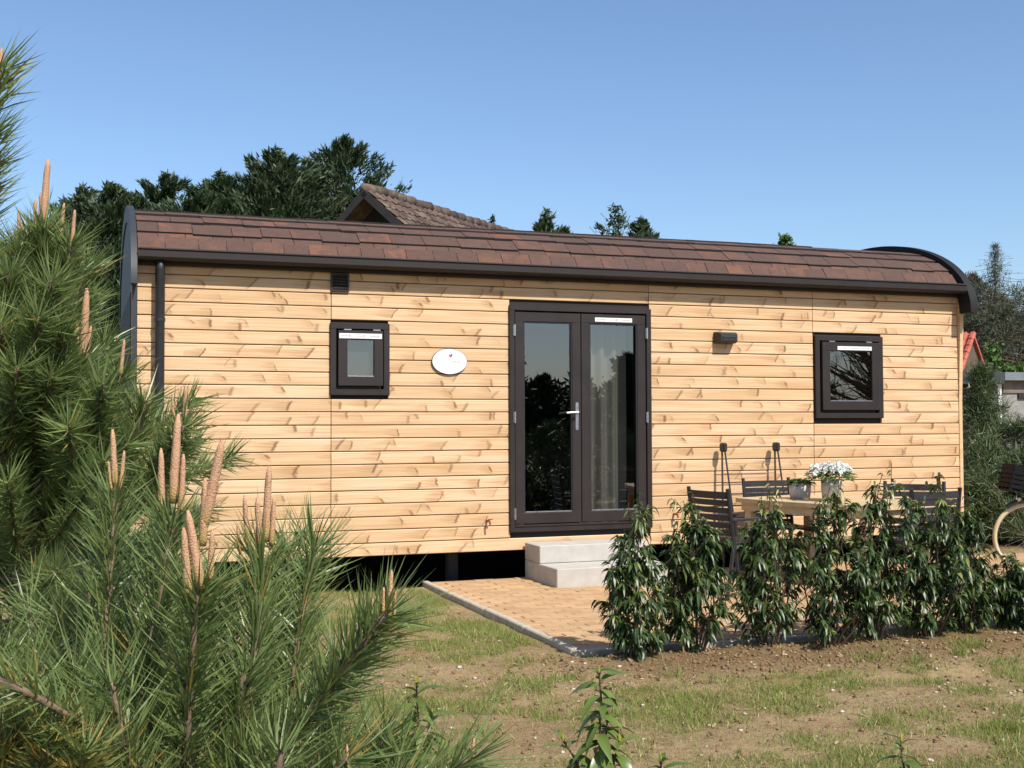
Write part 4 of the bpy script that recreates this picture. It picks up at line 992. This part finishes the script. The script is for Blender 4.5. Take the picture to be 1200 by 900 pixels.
for sgn in (-1, 1):
    mm = Matrix.Translation((0, 0, AZ - .06)) @ Matrix.Rotation(-sgn * PT, 4, 'X'); n = HWD / math.cos(PT)
    obj('rake_board', MB().box(-.32, -.285, .03 if sgn > 0 else -n, n if sgn > 0 else -.03, -.15, .0, 0, mm), 'rake', hs)
tile_mb = MB(); N_ = 8
for i in range(2):
    for k in range(N_ + 1):
        u = k / N_; zz = .035 * math.sin(u * math.pi * 2) ; tile_mb.v.append((-.13 + .27 * u, -.02 - .36 * i, zz + (.028 if i else 0)))
for i in range(2):
    for k in range(N_ + 1): v = tile_mb.v[i * (N_ + 1) + k]; tile_mb.v.append((v[0], v[1], v[2] - .022))
o2 = 2 * (N_ + 1)
for k in range(N_): tile_mb.f += [(k, N_ + 1 + k, N_ + 2 + k, k + 1), (N_ + 1 + k, o2 + N_ + 1 + k, o2 + N_ + 2 + k, N_ + 2 + k)]
tile_me = tile_mb.mesh('tile', M['tile'], False)
mR = Matrix.Translation((0, 0, AZ - .06)) @ Matrix.Rotation(PT, 4, 'X'); cnt = 0; fld = MB()
for row in range(12):
    for cidx in range(44):
        x = -.16 + cidx * .245; y = -.02 - row * .32
        if cnt < 270 and row < 8 and cidx < 36 - row * 2:
            o = link('tile', tile_me, hr); o.matrix_local = mR @ Matrix.Translation((x, y + random.gauss(0, .012), .012)) @ Matrix.Rotation(random.gauss(0, .02), 4, 'Z'); cnt += 1
        else:
            b = len(fld.v); mm = mR @ Matrix.Translation((x, y, .012)); fld.add([mm @ Vector(v) for v in tile_mb.v], tile_mb.f)
o = obj('tile_field', fld, 'tile', hr); o['kind'] = 'stuff'
rt = MB().tube([(-.19, 0, -.02), (.21, 0, -.005)], [.12, .135], 10).mesh('ridge_tile', M['tile'], True)
for k in range(28): o = link('ridge_tile', rt, hs, (-.12 + k * .385, random.gauss(0, .01), AZ - .03 + random.gauss(0, .008)))

# ------------------------------------------------------------------ right background
gc = onY(1171, 437, 14.0); gr = thing('garage', 'flat roofed grey garage with zinc edge and dark open door', 'garage', (gc.x, gc.y, 0), R(-5))
GH = gc.z                                                   # local: near corner at origin, front goes right (+x), side goes back-left
obj('wall', MB().box(-.0, .75, .02, .2, -.1, GH - .55).box(0.0, 6, .021, .2, GH - .62, GH - .2).box(3.4, 6, .022, .2, -.1, GH - .60).box(-.1, .0, .03, 5, -.1, GH - .2), 'garage_wall', gr)
obj('fascia_panel', MB().box(.10, 6, -.02, .02, GH - .52, GH - .2, .004), 'grey_wood', gr); obj('door', MB().box(.75, 3.4, .10, .15, -.1, GH - .62), 'black_metal', gr)
obj('lintel', MB().box(.55, 3.6, -.035, .02, GH - .66, GH - .53, .004), 'black_metal', gr)
obj('post', MB().box(-.06, .04, -.03, .03, -.1, GH - .2, .004), 'white_plastic', gr)
obj('roof', MB().box(-5, 6.1, -.15, 5, GH - .06, GH - .01), 'felt', gr)
obj('roof_trim', MB().box(.0, 6.2, -.22, -.155, GH - .20, GH + .01, .005), 'zinc', gr); obj('roof_trim', MB().box(-5, -.002, -.21, -.15, GH - .30, GH + .008, .005), 'end_panel', gr)
obj('side_wall', MB().box(-5, -.3, .6, .7, -.1, GH - .1), 'black_metal', gr)
rg = onY(1138, 390, 20.0); rh = thing('red_roof_house', 'brick gable with red tiled roof beyond the garage', 'house', (rg.x, rg.y, 0)); RDIR = Vector((-.505, .86, 0)); rh.rotation_euler = (0, 0, math.atan2(RDIR.y, RDIR.x))
RW, RL = 2.6, 7.0; mb = MB(); mb.v = [(x, y, z) for x in (0, RL) for y, z in ((-RW, -.2), (RW, -.2), (RW, rg.z - RW), (0, rg.z - .1), (-RW, rg.z - RW))]
mb.f = [(0, 4, 3, 2, 1), (5, 6, 7, 8, 9), (0, 5, 9, 4), (1, 2, 7, 6)]; obj('wall', mb, 'brick_wall', rh)
for sgn in (-1, 1):
    mm = Matrix.Translation((0, 0, rg.z)) @ Matrix.Rotation(-sgn * R(45), 4, 'X'); n = RW * 1.4142 + .2
    ro = obj('roof', MB().box(-.10, RL + .1, 0 if sgn > 0 else -n, n if sgn > 0 else 0, -.10, -.02, 0, mm), 'red_tile', rh)
    if sgn > 0:
        for k in range(12):
            for c in range(9): obj('tile', MB().tube([(-.08 + c * .25, .02 + k * .31, .0), (-.08 + c * .25, .36 + k * .31, .03)], .085, 5).xform(mm), 'red_tile', ro)
q = onY(1166, 292, 27); sp = tree('spruce_tree', 'sparse tall spruce against the sky at the right', 'spruce', (q.x, q.y, 0), q.z, 3.0, 'spruce', 34000, 61, 'cone', (.10, .26), None, .14, .2, 130, 'needle', -.12, .09, .12)
for k, (px, py, Y, w, lab) in enumerate(((1116, 318, 28, 1.6, 'brown half bare tree beside the cabin bargeboard'), (1140, 324, 29, 1.8, 'brown twiggy tree between the cabin and the spruce'), (1172, 350, 28, 2.3, 'broad brown twiggy tree below the spruce'), (1205, 365, 28, 2.3, 'brown twiggy tree at the right photo edge'), (1240, 340, 29, 2.4, 'brown twiggy tree beyond the right photo edge'))):
    q = onY(px, py, Y); tree('bare_tree', lab, 'tree', (q.x, q.y, 0), q.z, w, 'brown_twig', 20000, 300 + k, 'round', (.10, .30), 'brown trees beyond the garage', .12, .2, 60, 'needle', .6, .10)
for k, (px, py, Y, w, lab) in enumerate(((1164, 402, 22, .45, 'fresh green shrub beside the red gable'), (1188, 424, 21.5, .6, 'pale green shrub above the garage roof'))):
    q = onY(px, py, Y); tree('green_shrub', lab, 'shrub', (q.x, q.y, 0), q.z, w, 'green_leaf', 3500, 400 + k, 'round', (.10, .2), None, .07, .3, 24)
q = onY(1134, 452, 9.0); tree('blossom_shrub', 'shrub with pale pink blossom against the cabin corner', 'shrub', (q.x, q.y, 0), q.z, .55, 'bloss', 900, 55, 'round', (.06, .11), None, .04, .3, 20)
for k, (px, py, d, w, lab) in enumerate(((1150, 432, 19.0, .30, 'slender young pine in front of the garage corner'), (1146, 520, 15.5, .7, 'bushy young pine right of the cabin corner'), (1190, 500, 16.0, .9, 'bushy young pine before the dark garage door'), (1215, 530, 14.5, .8, 'bushy young pine behind the bicycle'), (1160, 560, 15.0, .7, 'low young pine behind the bicycle wheel'))):
    q = at(px, py, d); tree('pine_tree', lab, 'pine tree', (q.x, q.y, 0), q.z, w, 'needle_far', 17000, 500 + k, 'col', (.09, .17), 'young pines beside the garage', .05, .05, 40, 'needle', .9, .06)
# trees behind the camera, seen mirrored in the door and window glass
MIR = ((13.7, -30, 4.9, 1.0, 'tallest slim garden tree mirrored at the left of the left door pane'), (15.6, -30.5, 3.1, 1.6, 'low round garden tree mirrored in the dip of the left door pane'), (17.6, -30, 3.9, 1.7, 'broad garden tree mirrored beside the door handle'),
       (19.8, -31, 3.8, 1.7, 'garden tree mirrored behind the curtain of the right door pane'), (22.0, -30, 4.0, 1.7, 'garden tree mirrored at the right of the right door pane'), (11.4, -31, 2.7, 1.6, 'lowest garden tree mirrored left of the door'), (24.4, -31, 3.9, 1.8, 'garden tree mirrored right of the door'), (27, -31, 3.6, 1.8, 'garden tree at the right end of the mirrored row'))
for k, (x, y, H, w, lab) in enumerate(MIR):
    tree('garden_tree', lab, 'tree', (x, y, 0), H, w, 'cypress', 9000, 600 + k, 'round', (.14, .34), 'garden trees mirrored in the door glass', .1, .0, 44, 'needle', .5, .3, .5)
for k in range(7):  # unseen pines, added to keep the ground mirrored in the door dark
    x = 5.2 + k * 1.15
    tree('pine_tree', ('bushy young pine added out of view to darken the left door pane', 'second unseen young pine added to darken the door glass', 'third unseen young pine added to darken the door glass behind the chair', 'fourth unseen young pine added to darken the right door pane', 'fifth unseen young pine added right of the camera', 'sixth unseen young pine added right of the camera', 'last unseen young pine of the row added right of the camera')[k], 'pine tree', (x, -9.3 - (k % 2) * .5, 0), 1.2 + .12 * (k % 3), .75, 'needle_far', 5000, 800 + k, 'col', (.10, .16), 'unseen young pines added to darken the door glass', .04, .0, 30, 'needle', .9)
hd = thing('hedge', 'long clipped dark hedge along the far side of the lawn, mirrored in the glass', 'hedge', (18, -32.4, 0))
r_ = np.random.default_rng(5); k = 26000; Ph = np.stack([r_.uniform(-16, 22, k), r_.uniform(-.6, .6, k), r_.uniform(0, 2.2, k)], 1); V, F = blades(Ph, r_.normal(size=(k, 3)) + [0, 0, .6], r_.uniform(.15, .32, k), np.full(k, .07), np.zeros((k, 3)), r_)
link('foliage', np_mesh('foliage', V, F, 'cypress', np.repeat(r_.uniform(0, .9, k), 5)), hd)
for k, (x, y, H) in enumerate(((17.3, -13.0, 5.4), (20.4, -15.5, 5.6))):
    tree('bare_tree', ('bare branched tree mirrored in the right window', 'second bare tree mirrored behind the first in the right window')[k], 'tree', (x, y, 0), H, 2.6, 'brown_twig', 1500, 700 + k, 'round', (.25, .6), 'bare trees mirrored in the right window', .22, .15, 150, 'needle', .5, .05)

# ------------------------------------------------------------------ grass, stones, clods
def grass():
    N = 1300000; x = rng.uniform(-3, 9.6, N); y = rng.uniform(-8.6, -.1, N); Pq = []; sc = []
    cell = {}
    for i in range(N):
        a, b = x[i], y[i]
        if a > 2.45 and b > -3.76: continue
        k = (int(a * 14), int(b * 14)); g = cell.get(k)
        if g is None: g = cell[k] = gmask(a, b)
        if rng_u[i] < g * .65 + .12: Pq.append((a, b)); sc.append(g)
        if len(Pq) > 330000: break
    Pq = np.array(Pq); sc = np.array(sc); n = len(Pq); z = np.array([gz(a, b) for a, b in Pq])
    Pp = np.stack([Pq[:, 0], Pq[:, 1], z - .003], 1); L = rng.uniform(.018, .055, n) * (.55 + .6 * sc)
    D = rng.normal(size=(n, 3)) * .45 + [0, 0, 1]; V, F = blades(Pp, D, L, rng.uniform(.0016, .0032, n), rng.normal(size=(n, 3)) * (L * .25)[:, None], rng)
    r2 = np.random.default_rng(12); cl = [(5.05, -4.35, .10, 260)] + [(r2.uniform(-.5, 6.5), r2.uniform(-7.6, -4.3), r2.uniform(.04, .11), int(r2.uniform(40, 160))) for _ in range(34)]
    for cx, cy, rad, k in cl:
        a = r2.normal(size=(k, 2)) * rad * .6; q = np.stack([cx + a[:, 0], cy + a[:, 1], np.array([gz(cx + u, cy + v) for u, v in a])], 1); Pp = np.concatenate([Pp, q]); L = np.concatenate([L, r2.uniform(.04, .085, k)])
        D = np.concatenate([D, np.concatenate([a / rad * .5, np.ones((k, 1))], 1) + r2.normal(size=(k, 3)) * .2])
    n = len(Pp); V, F = blades(Pp, D, L, rng.uniform(.0016, .0034, n), rng.normal(size=(n, 3)) * (L * .25)[:, None], rng); sc = np.concatenate([sc, np.ones(n - len(sc))])
    var = rng.uniform(0, .88, n); var[rng.uniform(size=n) < .22 - .12 * sc] = .97
    tag(link('grass', np_mesh('grass', V, F, 'grass', np.repeat(var, 5))), 'thin patchy grass growing on the dry soil', kind='stuff')
rng_u = rng.uniform(size=1300000); grass()
def lumps(name, label, n, mat, area, rr, flat, seed, sink=.3):
    r = np.random.default_rng(seed); base = np.array([(1, 0, 0), (-1, 0, 0), (0, 1, 0), (0, -1, 0), (0, 0, 1), (0, 0, -1), (.6, .6, .6), (-.6, .6, .6), (.6, -.6, .6), (-.6, -.6, .6)], float)
    Fb = np.array([(0, 2, 6), (2, 4, 6), (4, 0, 6), (2, 1, 7), (1, 4, 7), (4, 2, 7), (3, 0, 8), (0, 4, 8), (4, 3, 8), (1, 3, 9), (3, 4, 9), (4, 1, 9), (2, 0, 5), (1, 2, 5), (3, 1, 5), (0, 3, 5)])
    V = []; F = []; c = 0
    while c < n:
        a, b = r.uniform(area[0], area[1]), r.uniform(area[2], area[3])
        if a > 2.42 and b > -3.76: continue
        s_ = rr[0] + (rr[1] - rr[0]) * r.uniform() ** 3; th = r.uniform(0, 6.28); q = base * (1 + r.normal(size=(10, 1)) * .18) * s_ * np.array([1, r.uniform(.6, 1), flat])
        q = np.stack([q[:, 0] * math.cos(th) - q[:, 1] * math.sin(th), q[:, 0] * math.sin(th) + q[:, 1] * math.cos(th), q[:, 2]], 1) + [a, b, gz(a, b) + s_ * flat * sink]
        V.append(q); F.append(Fb + c * 10); c += 1
    tag(link(name, np_mesh(name, np.concatenate(V), np.concatenate(F), mat)), label, kind='stuff')
lumps('pebbles', 'small pale pebbles scattered over the soil', 2600, 'stone', (-2.5, 9, -8, -.4), (.003, .018), .55, 5)
lumps('soil_clods', 'crumbly brown clods along the hedge', 3600, 'clod', (2.2, 9.3, -4.75, -3.78), (.003, .020), .8, 6, .1)
lumps('soil_crumbs', 'loose crumbs of dry soil over the lawn', 9000, 'clod', (-2.5, 9, -8, -.4), (.004, .018), .7, 8)

r_ = np.random.default_rng(9); k = 1500; xq = r_.uniform(-1, 8.5, k); yq = np.where(r_.uniform(size=k) < .5, r_.uniform(-4.7, -3.8, k), r_.uniform(-8, -4.2, k)); ok = ~((xq > 2.4) & (yq > -3.76)); xq, yq = xq[ok], yq[ok]; k = len(xq)
P_ = np.stack([xq, yq, np.array([gz(a, b) for a, b in zip(xq, yq)]) + .006], 1); an = r_.uniform(0, 6.28, k); D_ = np.stack([np.cos(an), np.sin(an), r_.uniform(-.1, .5, k)], 1)
V, F = leaves(P_, D_, np.tile([0, 0, 1.], (k, 1)) + r_.normal(size=(k, 3)) * .4, r_.uniform(.012, .045, k), r_.uniform(.006, .018, k), r_.uniform(-.4, .4, k))
M['litter'] = leafy('dry_leaf', (.20, .11, .05), (.46, .33, .18), None, .8, .1)
tag(link('leaf_litter', np_mesh('leaf_litter', V, F, 'litter', np.repeat(r_.uniform(0, .95, k), 8))), 'dry curled leaves and straw bits lying on the soil', kind='stuff')
